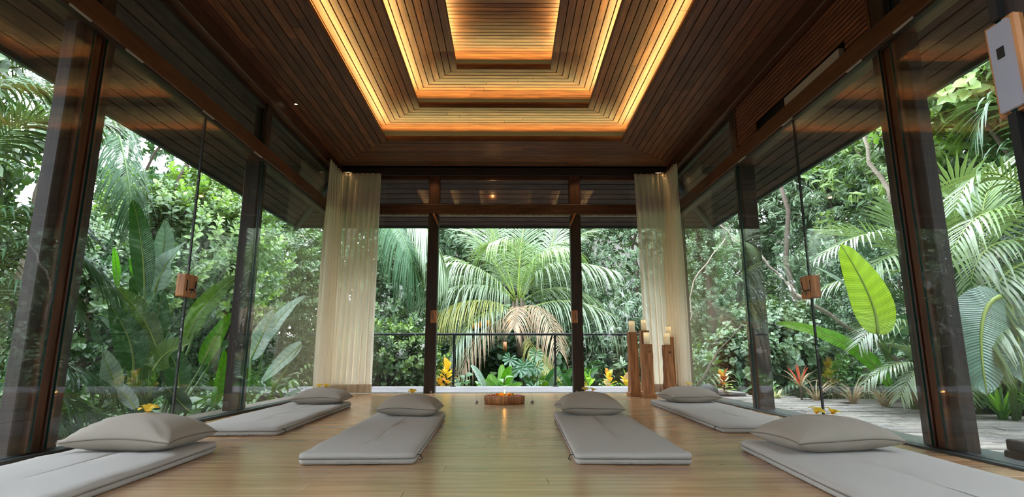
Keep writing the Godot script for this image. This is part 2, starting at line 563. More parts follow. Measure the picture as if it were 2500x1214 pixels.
func build_roof() -> void:
	# hipped roof over everything, with boarded eaves that slope down and outwards
	var r := setting("roof", "dark hipped roof with boarded timber eaves", "roof")
	var el := XL - OVER
	var er := XR + OVER
	var eb := ZB - OVER
	var ef := ZF + OVER
	var rise := 3.1 - EAVE
	var st := begin()
	var h := 4.3
	var run := (h - EAVE) * OVER / rise
	var t0 := EAVE + 0.09
	var low := [V(el, t0, eb), V(er, t0, eb), V(er, t0, ef), V(el, t0, ef)]
	var top := [V(el + run, t0 + h - EAVE, eb + run), V(er - run, t0 + h - EAVE, eb + run), V(er - run, t0 + h - EAVE, ef - run), V(el + run, t0 + h - EAVE, ef - run)]
	for lift in [0.0, 0.08]:
		var d := V(0, lift, 0)
		for i in 4:
			var j := (i + 1) % 4
			if lift > 0: quad(st, low[i] + d, low[j] + d, top[j] + d, top[i] + d)
			else: quad(st, low[j], low[i], top[i], top[j])
		if lift > 0: quad(st, top[0] + d, top[1] + d, top[2] + d, top[3] + d)
		else: quad(st, top[3], top[2], top[1], top[0])
	part("roof_cover", done(st), M.roof_tile, r)
	part("fascia", frame_mesh(el - 0.02, er + 0.02, eb - 0.02, ef + 0.02, 0.035, EAVE - 0.03, EAVE + 0.17), M.fascia, r)
	# boards under the eaves
	var slope := atan2(rise, OVER)
	var len := sqrt(rise * rise + OVER * OVER)
	var n := 12
	for k in n:
		var s0 := len * k / n + 0.004
		var s1 := len * (k + 1) / n - 0.004
		for side in 4:
			var wide: float = (er - el) if side % 2 == 0 else (ef - eb)
			var a0 := wide / 2 - s0 * cos(slope)
			var a1 := wide / 2 - s1 * cos(slope)
			# lies in its own plane: x along the eave, z up the slope, inwards
			var mesh := slab(PackedVector2Array([Vector2(-a0, -s0), Vector2(a0, -s0), Vector2(a1, -s1), Vector2(-a1, -s1)]), 0.0, 0.02, 0.002)
			var at: Vector3 = [V((el + er) / 2, EAVE, eb), V(el, EAVE, (eb + ef) / 2), V((el + er) / 2, EAVE, ef), V(er, EAVE, (eb + ef) / 2)][side]
			var yaw: float = [PI, -PI / 2, 0.0, PI / 2][side]
			var o := part("soffit_board", mesh, M["soffit_%s%d" % ["x" if side % 2 == 0 else "z", rng.randi_range(0, 2)]], r, at)
			o.basis = Basis(Vector3.UP, yaw) * Basis(Vector3.RIGHT, slope)
	for q in [[el, eb, 1, 1], [er, eb, -1, 1], [el, ef, 1, -1], [er, ef, -1, -1]]:   # hip rafters in the corners of the eaves
		var a := V(q[0] - q[2] * 0.02, EAVE - 0.05, q[1] - q[3] * 0.02)
		var bb := V(q[0] + q[2] * OVER, 3.03, q[1] + q[3] * OVER)
		part("hip_rafter", tube([a, a.lerp(bb, 0.02), bb], [0.03, 0.045, 0.045], 6), M.fascia, r)
	var lamp := thing("eave_lamp", "small warm spotlight fixed under the back eave", "lamp", V(-0.14, 2.87, ZB - 0.42))
	part("housing", tube([V(0, 0.06, 0), V(0, 0.02, 0), V(-0.05, -0.03, 0)], [0.02, 0.025, 0.03], 12), M.black_metal, lamp)
	part("lamp", tube([V(-0.05, -0.03, 0), V(-0.054, -0.034, 0)], [0.026, 0.024], 12), M.lamp_glow, lamp)
	var ll := OmniLight3D.new()
	ll.name = "eave_lamp_light"
	ll.light_color = Color(1, 0.75, 0.45)
	ll.light_energy = 0.04
	ll.light_size = 0.02
	ll.omni_range = 8
	ll.omni_attenuation = 2
	ll.shadow_enabled = true
	ll.position = V(-0.09, -0.06, 0)
	lamp.add_child(ll)

# ------------------------------------------------------------------ walls of glass between timber posts
func pane(called: String, parent: Node, a: Vector3, b: Vector3, edges := 3) -> void:   # upright glass between two corners, 1 cm thick, with its green edges
	var lo := Vector3(minf(a.x, b.x), minf(a.y, b.y), minf(a.z, b.z))
	var hi := Vector3(maxf(a.x, b.x), maxf(a.y, b.y), maxf(a.z, b.z))
	var e := 0.004
	if hi.x - lo.x < hi.z - lo.z:
		part(called, bar(lo.x - 0.005, lo.x + 0.005, lo.y, hi.y, lo.z + e, hi.z - e, 0.0005), M.glass, parent)
		for z in ([lo.z] if edges & 1 else []) + ([hi.z - e] if edges & 2 else []): part("glass_edge", bar(lo.x - 0.0055, lo.x + 0.0055, lo.y, hi.y, z, z + e, 0.0005), M.glass_edge, parent)
	else:
		part(called, bar(lo.x + e, hi.x - e, lo.y, hi.y, lo.z - 0.005, lo.z + 0.005, 0.0005), M.glass, parent)
		for x in ([lo.x] if edges & 1 else []) + ([hi.x - e] if edges & 2 else []): part("glass_edge", bar(x, x + e, lo.y, hi.y, lo.z - 0.0055, lo.z + 0.0055, 0.0005), M.glass_edge, parent)

func lock_half(parent: Node, at: Vector3, yaw: float, side: int, knob: bool) -> void:
	# one half of a wooden lock case: x along the glass (side says which way it extends), z out of the glass towards the room
	var o := Node3D.new()
	o.name = "lock"
	parent.add_child(o, true)
	o.position = at
	o.rotation.y = yaw
	var w := 0.082 * side
	var x0 := minf(0.001 * side, w)
	var x1 := maxf(0.001 * side, w)
	var st := begin()
	var r := 0.012
	var out := PackedVector2Array()
	var inn := PackedVector2Array([Vector2(x0, -0.085), Vector2(x1, -0.085), Vector2(x1, 0.085), Vector2(x0, 0.085)])
	for i in 4:   # round the two outer corners
		var c := inn[i]
		if (c.x > 0) == (side > 0) and absf(c.x) > 0.05:
			var cc := c - Vector2(signf(c.x), signf(c.y)) * r
			var pts := []
			for k in 5:
				var a := PI / 2 * k / 4
				pts.append(cc + Vector2(signf(c.x) * sin(a), signf(c.y) * cos(a)) * r)
			if pts[0].distance_to(inn[(i + 3) % 4]) > pts[4].distance_to(inn[(i + 3) % 4]): pts.reverse()
			for p in pts: out.append(p)
		else: out.append(c)
	slab_into(st, out, -0.032, 0.034, 0.005)
	var m := done(st)
	var plate := part("case", m, M.stand_y, o)
	plate.rotation = V(PI / 2, 0, 0)
	var sx := 0.056 * side
	var slot := part("finger_slot", tube([V(sx, -0.045, 0.033), V(sx, -0.03, 0.0345), V(sx, 0.03, 0.0345), V(sx, 0.045, 0.033)], [0.003, 0.006, 0.006, 0.003], 8), M.black_metal, o)
	slot.set_meta("label", "dark finger slot")
	part("slot_bar", rod(V(sx + 0.003, -0.04, 0.039), V(sx + 0.003, 0.035, 0.039), 0.0016, 6), M.steel, o)
	if knob:
		part("turn_knob", tube([V(0.022 * side, -0.025, 0.03), V(0.022 * side, -0.025, 0.05), V(0.022 * side, -0.025, 0.052), V(0.022 * side, -0.025, 0.056)], [0.006, 0.006, 0.012, 0.011], 10), M.steel, o)
		part("latch", bar(-0.006, 0.03, -0.033, -0.022, 0.034, 0.042, 0.002), M.black_metal, o, V(-0.012 * side, 0, 0))
		part("key", bar(-0.003, 0.003, -0.06, -0.028, 0.036, 0.041, 0.001), M.steel, o, V(0.006 * side, 0, 0))

func build_walls() -> void:
	var n_door := 1
	var n_win := 1
	for side in [-1, 1]:
		var X := XL if side < 0 else XR
		var name_ := "left" if side < 0 else "right"
		var w := setting("wall_" + name_, "dark timber posts and beams of the %s glass wall" % name_, "wall")
		var out := float(side)
		var zs := [ZB - 0.02, -5.20 if side < 0 else -5.30, -2.99 if side < 0 else -3.08, ZF]
		# beams: the transom over the doors and the top plate under the ceiling
		var xa := X - out * 0.025
		var xb := X + out * 0.13
		part("transom_beam", bar(minf(xa, xb), maxf(xa, xb), 2.365, 2.505, ZB, ZF, 0.006), M.frame_z, w)
		part("top_beam", bar(minf(xa, xb) - (0.03 if side > 0 else 0.0), maxf(xa, xb) + (0.03 if side < 0 else 0.0), 2.955, HC, ZB, ZF, 0.006), M.frame_z, w)
		part("upper_batten", bar(minf(X + out * 0.02, X + out * 0.07), maxf(X + out * 0.02, X + out * 0.07), 2.90, 2.956, ZB, ZF, 0.004), M.post_z, w)
		part("track_strip", bar(X - 0.02, X + 0.02, 2.345, 2.366, ZB, ZF, 0.002), M.post_z, w)
		# sill: a dark track, then a sill board outside it
		part("sill_track", bar(minf(X - out * 0.05, X + out * 0.05), maxf(X - out * 0.05, X + out * 0.05), -0.03, 0.012, ZB, ZF, 0.003), M.track, w)
		part("track_groove", bar(X - 0.012, X + 0.012, 0.01, 0.0135, ZB, ZF, 0.0005), M.seal, w)
		part("sill", bar(minf(X + out * 0.05, X + out * 0.26), maxf(X + out * 0.05, X + out * 0.26), -0.06, 0.004, ZB, ZF, 0.004), M.pale_sill if side < 0 else M.track, w)
		for i in 4:
			var z: float = zs[i]
			var pw := 0.075
			if i == 2:   # doors meet here: the post carries moulded jambs on both sides
				var parts := [[-0.15, -0.078, 0.04, 0.12], [-0.076, -0.03, 0.018, 0.15], [-0.028, 0.03, 0.03, 0.17], [0.032, 0.078, 0.018, 0.15], [0.08, 0.15, 0.04, 0.12]]
				for q in parts:
					var p0: float = X + out * q[2]
					var p1: float = X + out * q[3]
					part("jamb" if absf(q[0]) > 0.1 or absf(q[1]) > 0.1 else "post", post_mesh(minf(p0, p1), maxf(p0, p1), -0.3, 2.366, z + q[0], z + q[1], 0.006), M.post_y if absf(q[0]) > 0.1 or absf(q[1]) > 0.1 else M.frame_y, w)
			else:
				var p0 := X + out * 0.02
				var p1 := X + out * 0.165
				part("post", post_mesh(minf(p0, p1), maxf(p0, p1), -0.3, 2.366, z - pw, z + pw, 0.01), M.post_y, w)
			var u0 := X - out * 0.0
			var u1 := X + out * 0.12
			part("upper_post", post_mesh(minf(u0, u1), maxf(u0, u1), 2.50, 2.957, z - 0.06, z + 0.06, 0.006), M.post_y, w)
		# glazing
		for i in 3:
			var za: float = zs[i] + 0.06
			var zb: float = zs[i + 1] - 0.06
			var bay: String = ["rear", "middle", "front"][i]
			if not (side > 0 and i == 1):
				var win := setting("window_%d" % n_win, "clerestory pane over the %s bay of the %s wall" % [bay, name_], "window")
				n_win += 1
				pane("pane", win, V(X + out * 0.05, 2.506, za), V(X + out * 0.05, 2.90, zb))
				part("bead", bar(X + out * 0.05 - 0.012, X + out * 0.05 + 0.012, 2.505, 2.52, za, zb, 0.002), M.post_z, win)
			if i == 0:
				var d := setting("door_%d" % n_door, "wide fixed glass panel in the rear bay of the %s wall" % name_, "glass panel")
				n_door += 1
				pane("pane", d, V(X, 0.013, zs[0] + 0.08), V(X, 2.35, zs[1] + 0.04))
			else:
				var zm: float = (zs[i] + zs[i + 1]) / 2 + (0.0 if i == 1 else 0.0)
				if i == 1: zm = -4.10 if side < 0 else -4.14
				for leaf in 2:
					var d := setting("door_%d" % n_door, "frameless glass door leaf, %s of the pair in the %s bay of the %s wall" % ["rear one" if leaf == 0 else "front one", bay, name_], "glass door")
					n_door += 1
					var z0: float = (zs[i] + 0.075) if leaf == 0 else zm + 0.004
					var z1: float = zm - 0.004 if leaf == 0 else zs[i + 1] - 0.02
					pane("pane", d, V(X, 0.02, z0), V(X, 2.35, z1), 1 if leaf == 0 else 2)
					part("edge_seal", bar(X - 0.007, X + 0.007, 0.02, 2.35, zm - 0.0075 if leaf == 0 else zm + 0.0005, zm - 0.0005 if leaf == 0 else zm + 0.0075, 0.001), M.seal, d)
					if i == 1:
						# local x along the glass; the room side is local +z
						var yaw := PI / 2 if side < 0 else -PI / 2
						var dir := 1 if (leaf == 0) == (side < 0) else -1
						lock_half(d, V(X, 1.0 if side > 0 else 1.0, zm), yaw, dir, leaf == 0)
			# pale closers under the transom
			for t in [0.08, 0.5, 0.92]:
				if i > 0:
					var zc := lerpf(za, zb, t)
					part("hinge_plate", bar(X - out * 0.022 - 0.008, X - out * 0.022 + 0.008, 2.352, 2.364, zc - 0.08, zc + 0.08, 0.002), M.aircon, w)
	build_slat_panel()
	build_end_wall(ZB, -1, "back", n_door, n_win)
	build_end_wall(ZF, 1, "front", n_door + 4, n_win + 3)

func build_slat_panel() -> void:
	# slatted timber screen over the doors on the right, with an air conditioner set in a slot under it
	var s := setting("trim_1", "reddish timber slat screen in the right clerestory, with a dark slot along its bottom edge", "screen")
	var z0 := -5.24
	var z1 := -3.14
	part("screen_back", bar(XR + 0.06, XR + 0.08, 2.5, 2.957, z0, z1, 0.002), M.backing, s)
	var n := 12
	for k in n:
		var y := 2.512 + 0.44 * k / n
		if y < 2.605:
			part("slat", bar(XR + 0.005, XR + 0.02, y, y + 0.0245, z0, -4.80, 0.002), M.slat_z, s)
			part("slat", bar(XR + 0.005, XR + 0.02, y, y + 0.0245, -3.42, z1, 0.002), M.slat_z, s)
		else:
			part("slat", bar(XR + 0.005, XR + 0.02, y, y + 0.0245, z0, z1, 0.002), M.slat_z, s)
	for z in [z0, z1 - 0.03]: part("stile", bar(XR - 0.002, XR + 0.03, 2.506, 2.955, z, z + 0.03, 0.003), M.frame_y, s)
	var a := thing("air_conditioner", "pale grey air conditioner front showing in the slot under the slat screen", "air conditioner")
	part("front_panel", bar(XR + 0.012, XR + 0.05, 2.508, 2.605, -4.27, -3.5, 0.006), M.aircon, a)
	part("outlet", bar(XR + 0.009, XR + 0.014, 2.511, 2.522, -4.22, -3.55, 0.002), M.dark_metal, a)

func build_end_wall(z: float, out: int, name_: String, n_door: int, n_win: int) -> void:
	var w := setting("wall_" + name_, "dark timber posts and beams of the %s wall" % name_, "wall")
	var za := z - out * 0.03
	var zb := z + out * 0.12
	var lo := minf(za, zb)
	var hi := maxf(za, zb)
	part("transom_beam", bar(XL, XR, 2.425, 2.565, lo, hi, 0.006), M.frame_x, w)
	part("top_beam", bar(XL, XR, 2.985, HC, lo, hi, 0.006), M.post_x, w)
	part("track_strip", bar(XL, XR, 2.405, 2.426, z - 0.03, z + 0.03, 0.002), M.pale_sill, w)
	part("sill_track", bar(XL, XR, -0.03, 0.004, lo + 0.02, hi, 0.003), M.track, w)
	var px := [-1.04, 0.935]
	var zp := z + out * 0.045
	for k in 2:
		var x: float = px[k]
		part("post", post_mesh(x - 0.07, x + 0.075, -0.3, 2.426, zp - 0.07, zp + 0.075, 0.01), M.post_y, w)
		part("upper_post", post_mesh(x - 0.075, x + 0.08, 2.56, 2.99, zp - 0.06, zp + 0.06, 0.008), M.frame_y, w)
		var s := 1 if k == 0 else -1   # small brace under the beam, on the side of the opening
		part("brace", tube([V(x + s * 0.075, 2.26, z - out * 0.05), V(x - s * 0.0, 2.43, z - out * 0.05)], [0.012, 0.016], 4), M.stand_y, w)
		part("foot_bracket", bar(x + s * 0.02, x + s * 0.045, 0.004, 0.03, z - out * 0.045, z - out * 0.03, 0.002), M.aircon, w)
	var xs := [XL + 0.02, px[0], px[1], XR - 0.02]
	for k in 3:
		var win := setting("window_%d" % (n_win + k), "clerestory pane over the %s bay of the %s wall" % [["left", "middle", "right"][k], name_], "window")
		pane("pane", win, V(xs[k] + 0.07, 2.566, z + out * 0.03), V(xs[k + 1] - 0.07, 2.985, z + out * 0.03))
		part("bead", bar(xs[k] + 0.07, xs[k + 1] - 0.07, 2.935, 2.985, z + out * 0.03 - 0.014, z + out * 0.03 + 0.014, 0.003), M.frame_x, win)
	for k in 2:
		var d := setting("door_%d" % (n_door + k), "fixed glass leaf %s of the opening in the %s wall" % [["left", "right"][k], name_], "glass door")
		var inner: float = (px[0] + 0.077) if k == 0 else (px[1] - 0.072)
		if name_ == "front": inner = -0.98 if k == 0 else 0.852
		var zg := z - out * 0.012
		if k == 0: pane("pane", d, V(XL + 0.03, 0.015, zg), V(inner, 2.405, zg))
		else: pane("pane", d, V(inner, 0.015, zg), V(XR - 0.03, 2.405, zg))
		var dirn := -1 if k == 0 else 1
		if name_ == "front":
			for q in [[0.015, 0.90], [1.07, 2.405]]: part("edge_seal", bar(inner - 0.006, inner + 0.006, q[0], q[1], zg - 0.008, zg + 0.008, 0.002), M.seal, d)
			lock_half(d, V(inner, 0.985, zg), PI if out > 0 else 0.0, -dirn if out > 0 else dirn, false)
			part("strike_plate", bar(inner - dirn * 0.002 - 0.003, inner - dirn * 0.002 + 0.003, 0.905, 1.065, zg - 0.02, zg + 0.02, 0.002), M.brushed, d)
			part("strike_hole", bar(inner - dirn * 0.005 - 0.001, inner - dirn * 0.005 + 0.001, 1.0, 1.02, zg - 0.007, zg + 0.007, 0.0004), M.seal, d)
		else:
			lock_half(d, V(inner - 0.004 * dirn, 1.0, zg), 0.0, dirn, false)

# ------------------------------------------------------------------ decks, path, railing
func build_outside_floor() -> void:
	var d := setting("deck_floor", "weathered grey board deck behind the pavilion", "deck")
	var n := 13
	for k in n:
		var z0 := -9.2 + 1.58 * k / n
		part("deck_board", bar(-3.3, 3.2, -0.035, rr(-0.006, -0.002), z0 + 0.003, z0 + 1.58 / n - 0.003, 0.003), M["deck_%d" % rng.randi_range(0, 2)], d)
	part("deck_frame", bar(-3.3, 3.2, -0.3, -0.036, -9.19, -7.6, 0.01), M.backing, d)
	var t := setting("terrace_floor", "unseen timber terrace in front of the pavilion, made dark to cut bounced light", "terrace")  # out of view; boards kept dark so less light bounces into the room
	for k in 24:
		var zt := ZF + 0.15 + k * 0.15
		part("deck_board", bar(-4.2, 4.2, -0.055, -0.02, zt, zt + 0.144, 0.003), M["frame_x"], t)
	part("deck_frame", bar(-4.2, 4.2, -0.4, -0.056, ZF + 0.15, ZF + 3.7, 0.01), M.backing, t)
	# the path along the right-hand side: flat stones laid in courses with dark joints
	var p := setting("path", "path of flat grey stones along the right side", "path")
	part("path_bed", slab(PackedVector2Array([Vector2(2.56, -9.4), Vector2(2.9, -9.4), Vector2(3.9, -6.2), Vector2(4.25, -5.0), Vector2(5.4, -4.4), Vector2(5.4, -0.6), Vector2(2.56, -0.6)]), -0.4, -0.072, 0.005), M.soil, p)
	var z := -8.6
	var row := 0
	while z < -2.5:
		var dz := rr(0.10, 0.13)
		var x_end := 2.95 + (z + 8.6) * 0.42 if z < -5.0 else minf(4.4 + (z + 5.0) * 1.2, 5.2)
		var x := 2.57 - rr(0, 0.2)
		while x < x_end:
			var dx := rr(0.26, 0.5)
			var xa := maxf(x, 2.57) + 0.005
			var top := -0.05 + rr(-0.007, 0.007)
			var wob := rr(-0.008, 0.008)
			if x + dx > 2.66:
				part("stone", slab(PackedVector2Array([Vector2(xa, z + 0.004 + wob * 0.5), Vector2(x + dx - 0.005, z + 0.004 - wob * 0.5), Vector2(x + dx - 0.005 + wob, z + dz - 0.005), Vector2(xa, z + dz - 0.005 - absf(wob))]), -0.075, top, 0.006), M["stone_%d" % rng.randi_range(0, 3)], p)
			x += dx
		z += dz
		row += 1
	# railing at the edge of the back deck
	var r := thing("deck_railing", "thin black metal railing along the edge of the back deck", "railing")
	part("handrail", bar(-3.25, 2.35, 0.805, 0.84, -9.12, -9.06, 0.004), M.rail_paint, r)
	for x in [-2.52, -0.875, 0.765, 2.3]:
		part("baluster", bar(x - 0.017, x + 0.017, 0.0, 0.81, -9.11, -9.075, 0.003), M.rail_paint, r)
		part("base_plate", bar(x - 0.045, x + 0.045, -0.004, 0.008, -9.135, -9.05, 0.002), M.rail_paint, r)
	part("stay_wire", rod(V(0.765, 0.80, -9.09), V(0.70, 0.0, -9.09), 0.002, 5), M.rail_paint, r)
	var ft := thing("timber_foot", "dark stepped timber block at the outer foot of the near right post", "block", V(2.56, -0.05, -2.78))
	part("lower_block", bar(-0.09, 0.10, 0, 0.085, -0.09, 0.09, 0.006), M.post_x, ft)
	part("upper_block", bar(-0.09, 0.03, 0.085, 0.14, -0.07, 0.07, 0.006), M.post_x, ft)
	var cb := begin(true)
	tube_into(cb, [V(2.68, -0.03, -2.82), V(2.78, -0.02, -2.86), V(2.86, -0.035, -2.80), V(2.95, -0.03, -2.90), V(3.1, -0.04, -2.88)], [0.008, 0.009, 0.008, 0.009, 0.008], 6)
	tube_into(cb, [V(2.80, -0.02, -2.85), V(2.86, 0.015, -2.92), V(2.95, -0.01, -2.98)], [0.007, 0.007, 0.007], 6)
	var cable := part("cable", done(cb), M.seal, self)
	tag(cable, "black cable lying loose on the path stones by the near right post", "cable")

# ------------------------------------------------------------------ mats, pillows, curtains, candles, bowl
func mat_mesh(w: float, l: float, h: float, sd: int) -> ArrayMesh:
	var n := FastNoiseLite.new()
	n.seed = sd
	n.frequency = 2.2
	var rings := []
	var prof := [[0.012, 0.0], [0.002, 0.006], [0.0, 0.5 * h - 0.004], [0.004, 0.5 * h - 0.001], [0.004, 0.5 * h + 0.001], [0.0, 0.5 * h + 0.004], [0.0, h - 0.014], [0.004, h - 0.005], [0.014, h], [0.05, h + 0.001], [0.12, h], [0.2, h], [w / 2 - 0.01, h]]
	for q in prof:
		var ring := []
		for p in rrect(w / 2 - q[0], l / 2 - q[0], maxf(0.028 - q[0], 0.002), 4, 14):
			var lift: float = n.get_noise_2d(p.x, p.y) * 0.008 * clampf(q[1] / h, 0, 1)
			ring.append(V(p.x, q[1] + lift, p.y))
		rings.append(ring)
	return loft(rings, true, true)

func pillow_mesh(hw: float, hd: float, t: float, sd: int, only_seam := false) -> ArrayMesh:
	var n := FastNoiseLite.new()
	n.seed = sd
	n.frequency = 3.5
	var f := func(u: float, v: float, top: bool) -> Vector3:
		var x := hw * u * (1.0 - 0.085 * (1.0 - v * v))
		var z := hd * v * (1.0 - 0.085 * (1.0 - u * u))
		var corner := pow(absf(u * v), 3.0)
		var seam := 0.058 - 0.012 * corner + 0.006 * sin(u * 2.3 + sd) * (1 - corner)
		var a := (1.0 - pow(absf(u), 2.4)) * (1.0 - pow(absf(v), 2.4))
		var fold := n.get_noise_2d(atan2(v, u) * 1.3, sqrt(u * u + v * v) * 0.25) * 0.022 * pow(maxf(absf(u), absf(v)), 2.0) * (1.0 - pow(maxf(absf(u), absf(v)), 6.0))
		if top: return V(x, seam + (t - seam) * pow(a, 0.52) + fold, z)
		return V(x, maxf(seam - 0.075 * pow(a, 0.38), 0.0), z)
	if only_seam:
		var pts := []
		var radii := []
		var k := 22
		for e in 4:
			for i in k:
				var s := -1.0 + 2.0 * i / k
				var uv: Vector2 = [Vector2(s, -1), Vector2(1, s), Vector2(-s, 1), Vector2(-1, -s)][e]
				pts.append(f.call(uv.x, uv.y, true)); radii.append(0.0035)
		pts.append(pts[0]); radii.append(0.0035)
		return tube(pts, radii, 6)
	var st := begin(true)
	var N := 26
	for top in [true, false]:
		for i in N:
			for j in N:
				var g := func(k: int) -> float: return sin((-1.0 + 2.0 * k / N) * PI / 2)
				var a: Vector3 = f.call(g.call(i), g.call(j), top)
				var b: Vector3 = f.call(g.call(i + 1), g.call(j), top)
				var c: Vector3 = f.call(g.call(i + 1), g.call(j + 1), top)
				var d: Vector3 = f.call(g.call(i), g.call(j + 1), top)
				if top: quad(st, a, b, c, d)
				else: quad(st, d, c, b, a)
	return done(st)

func petal_mesh(l: float, w: float, cup: float) -> ArrayMesh:   # along +x from the origin
	var st := begin(true)
	var prev := []
	for i in 6:
		var t := i / 5.0
		var hw := w * sqrt(maxf(sin(PI * (0.08 + 0.88 * pow(t, 0.8))), 0.0))
		var y := cup * sin(t * PI * 0.75) + 0.002
		var row := [V(t * l, y + hw * 0.25, -hw), V(t * l, y, 0), V(t * l, y + hw * 0.1, hw)]
		if prev:
			for k in 2: quad(st, prev[k], row[k], row[k + 1], prev[k + 1])
		prev = row
	return done(st)

func flower(label: String, at: Vector3, m: Material, size := 1.0, turn := 0.0, tilt := 0.0) -> void:
	var t := thing("frangipani_flower", label, "flower", at, turn, "frangipani flowers on the pillows")
	t.rotation.x = tilt + 0.3
	t.position.y += 0.008
	size *= 1.25
	for k in 5:
		part("petal", petal_mesh(0.034 * size, 0.0125 * size, 0.016 * size), m, t, V(0, 0.004, 0), V(0.12, TAU * k / 5, 0))
	part("flower_heart", lathe([Vector2(0.003, 0), Vector2(0.007, 0.004), Vector2(0.006, 0.009), Vector2(0.0, 0.011)], 10), M.petal_orange, t)

func build_furnishings() -> void:
	# name by side: centre x, z of the mat, size, turn; pillow centre and turn
	var sets := [
		["middle left mat in front of the bowl", -0.73, -3.62, 0.535, 1.88, 0.035, -0.735, -4.36, 0.0],
		["middle right mat in front of the bowl", 0.61, -3.62, 0.54, 1.9, -0.03, 0.62, -4.40, 0.05],
		["far right mat beside the candle stands", 1.70, -4.76, 0.56, 2.1, -0.03, 1.75, -5.52, 0.08],
		["near right mat along the right glass", 1.51, -2.10, 0.70, 1.92, -0.08, 1.56, -2.84, 0.12],
		["far left mat before the left curtain", -1.76, -4.58, 0.56, 1.96, 0.04, -1.74, -5.36, 0.0],
		["near left mat along the left glass", -1.77, -2.08, 0.60, 1.90, 0.05, -1.80, -2.86, -0.02]]
	for i in sets.size():
		var s: Array = sets[i]
		var m := thing("yoga_mat", "thick off-white canvas floor mat, the " + s[0], "floor mat", V(s[1], 0.0015, s[2]), s[5], "canvas floor mats")
		part("cover", mat_mesh(s[3], s[4], 0.052, i), M.canvas, m)
		var seam := []
		var rad := []
		for p in rrect(s[3] / 2 + 0.0005, s[4] / 2 + 0.0005, 0.028, 4, 14):
			seam.append(V(p.x, 0.026, p.y)); rad.append(0.0022)
		seam.append(seam[0]); rad.append(0.0022)
		part("seam_piping", tube(seam, rad, 5), M.piping, m)
		var zs := 1.0 if s[1] < 0 else -1.0
		part("zip_pull", tube([V(zs * (s[3] / 2), 0.03, s[4] / 2 - 0.09), V(zs * (s[3] / 2 + 0.018), 0.028, s[4] / 2 - 0.085), V(zs * (s[3] / 2 + 0.026), 0.012, s[4] / 2 - 0.08), V(zs * (s[3] / 2 + 0.012), 0.006, s[4] / 2 - 0.08)], [0.002, 0.0025, 0.0025, 0.002], 5), M.dark_metal, m)
		for k in 2: part("carry_tab", bar(-0.035, 0.035, 0.003, 0.012, 0, 0.008, 0.002), M.canvas_side, m, V(-0.06 + 0.13 * k, 0, s[4] / 2 - 0.002))
		var pl := thing("pillow", "taupe linen pillow on the " + s[0], "pillow", V(s[6], 0.0545, s[7]), s[8], "linen pillows on the mats")
		var hw: float = [0.225, 0.235, 0.245, 0.27, 0.235, 0.26][i]
		var th: float = [0.15, 0.165, 0.145, 0.15, 0.14, 0.16][i]
		part("pillow_cover", pillow_mesh(hw, 0.205, th, i + 3), M.linen, pl)
		part("piping", pillow_mesh(hw, 0.205, th, i + 3, true), M.piping, pl)
		var top: float = 0.0545 + th
		match i:
			0: flower("small golden frangipani flower on the middle left pillow", V(-0.735, top - 0.004, -4.36), M.petal_yellow, 0.9, 0.4)
			1:
				flower("pale yellow frangipani flower, left one of two on the middle right pillow", V(0.60, top - 0.004, -4.42), M.petal_cream, 0.8, 0.2)
				flower("pale yellow frangipani flower, right one of two on the middle right pillow", V(0.655, top - 0.006, -4.40), M.petal_cream, 0.7, 1.1)
			2: flower("creamy white frangipani flower on the far right pillow", V(1.755, top - 0.004, -5.52), M.petal_cream, 1.1, 0.7)
			3:
				flower("yellow frangipani flower, left one of two on the near right pillow", V(1.545, top - 0.004, -2.86), M.petal_yellow, 0.95, 0.3)
				flower("yellow frangipani flower, right one of two on the near right pillow", V(1.62, top - 0.006, -2.85), M.petal_yellow, 0.9, 1.4)
			4:
				flower("yellow frangipani flower on the far left pillow, left one of two", V(-1.77, top - 0.004, -5.34), M.petal_yellow, 0.85, 0.1)
				flower("yellow frangipani flower on the far left pillow, right one of two", V(-1.715, top - 0.004, -5.36), M.petal_yellow, 0.85, 0.9)
			5: flower("ragged deep yellow frangipani flower on the near left pillow", V(-1.79, top - 0.004, -2.86), M.petal_yellow, 1.1, 0.5)
	build_curtains()
	build_candles()
	build_bowl()

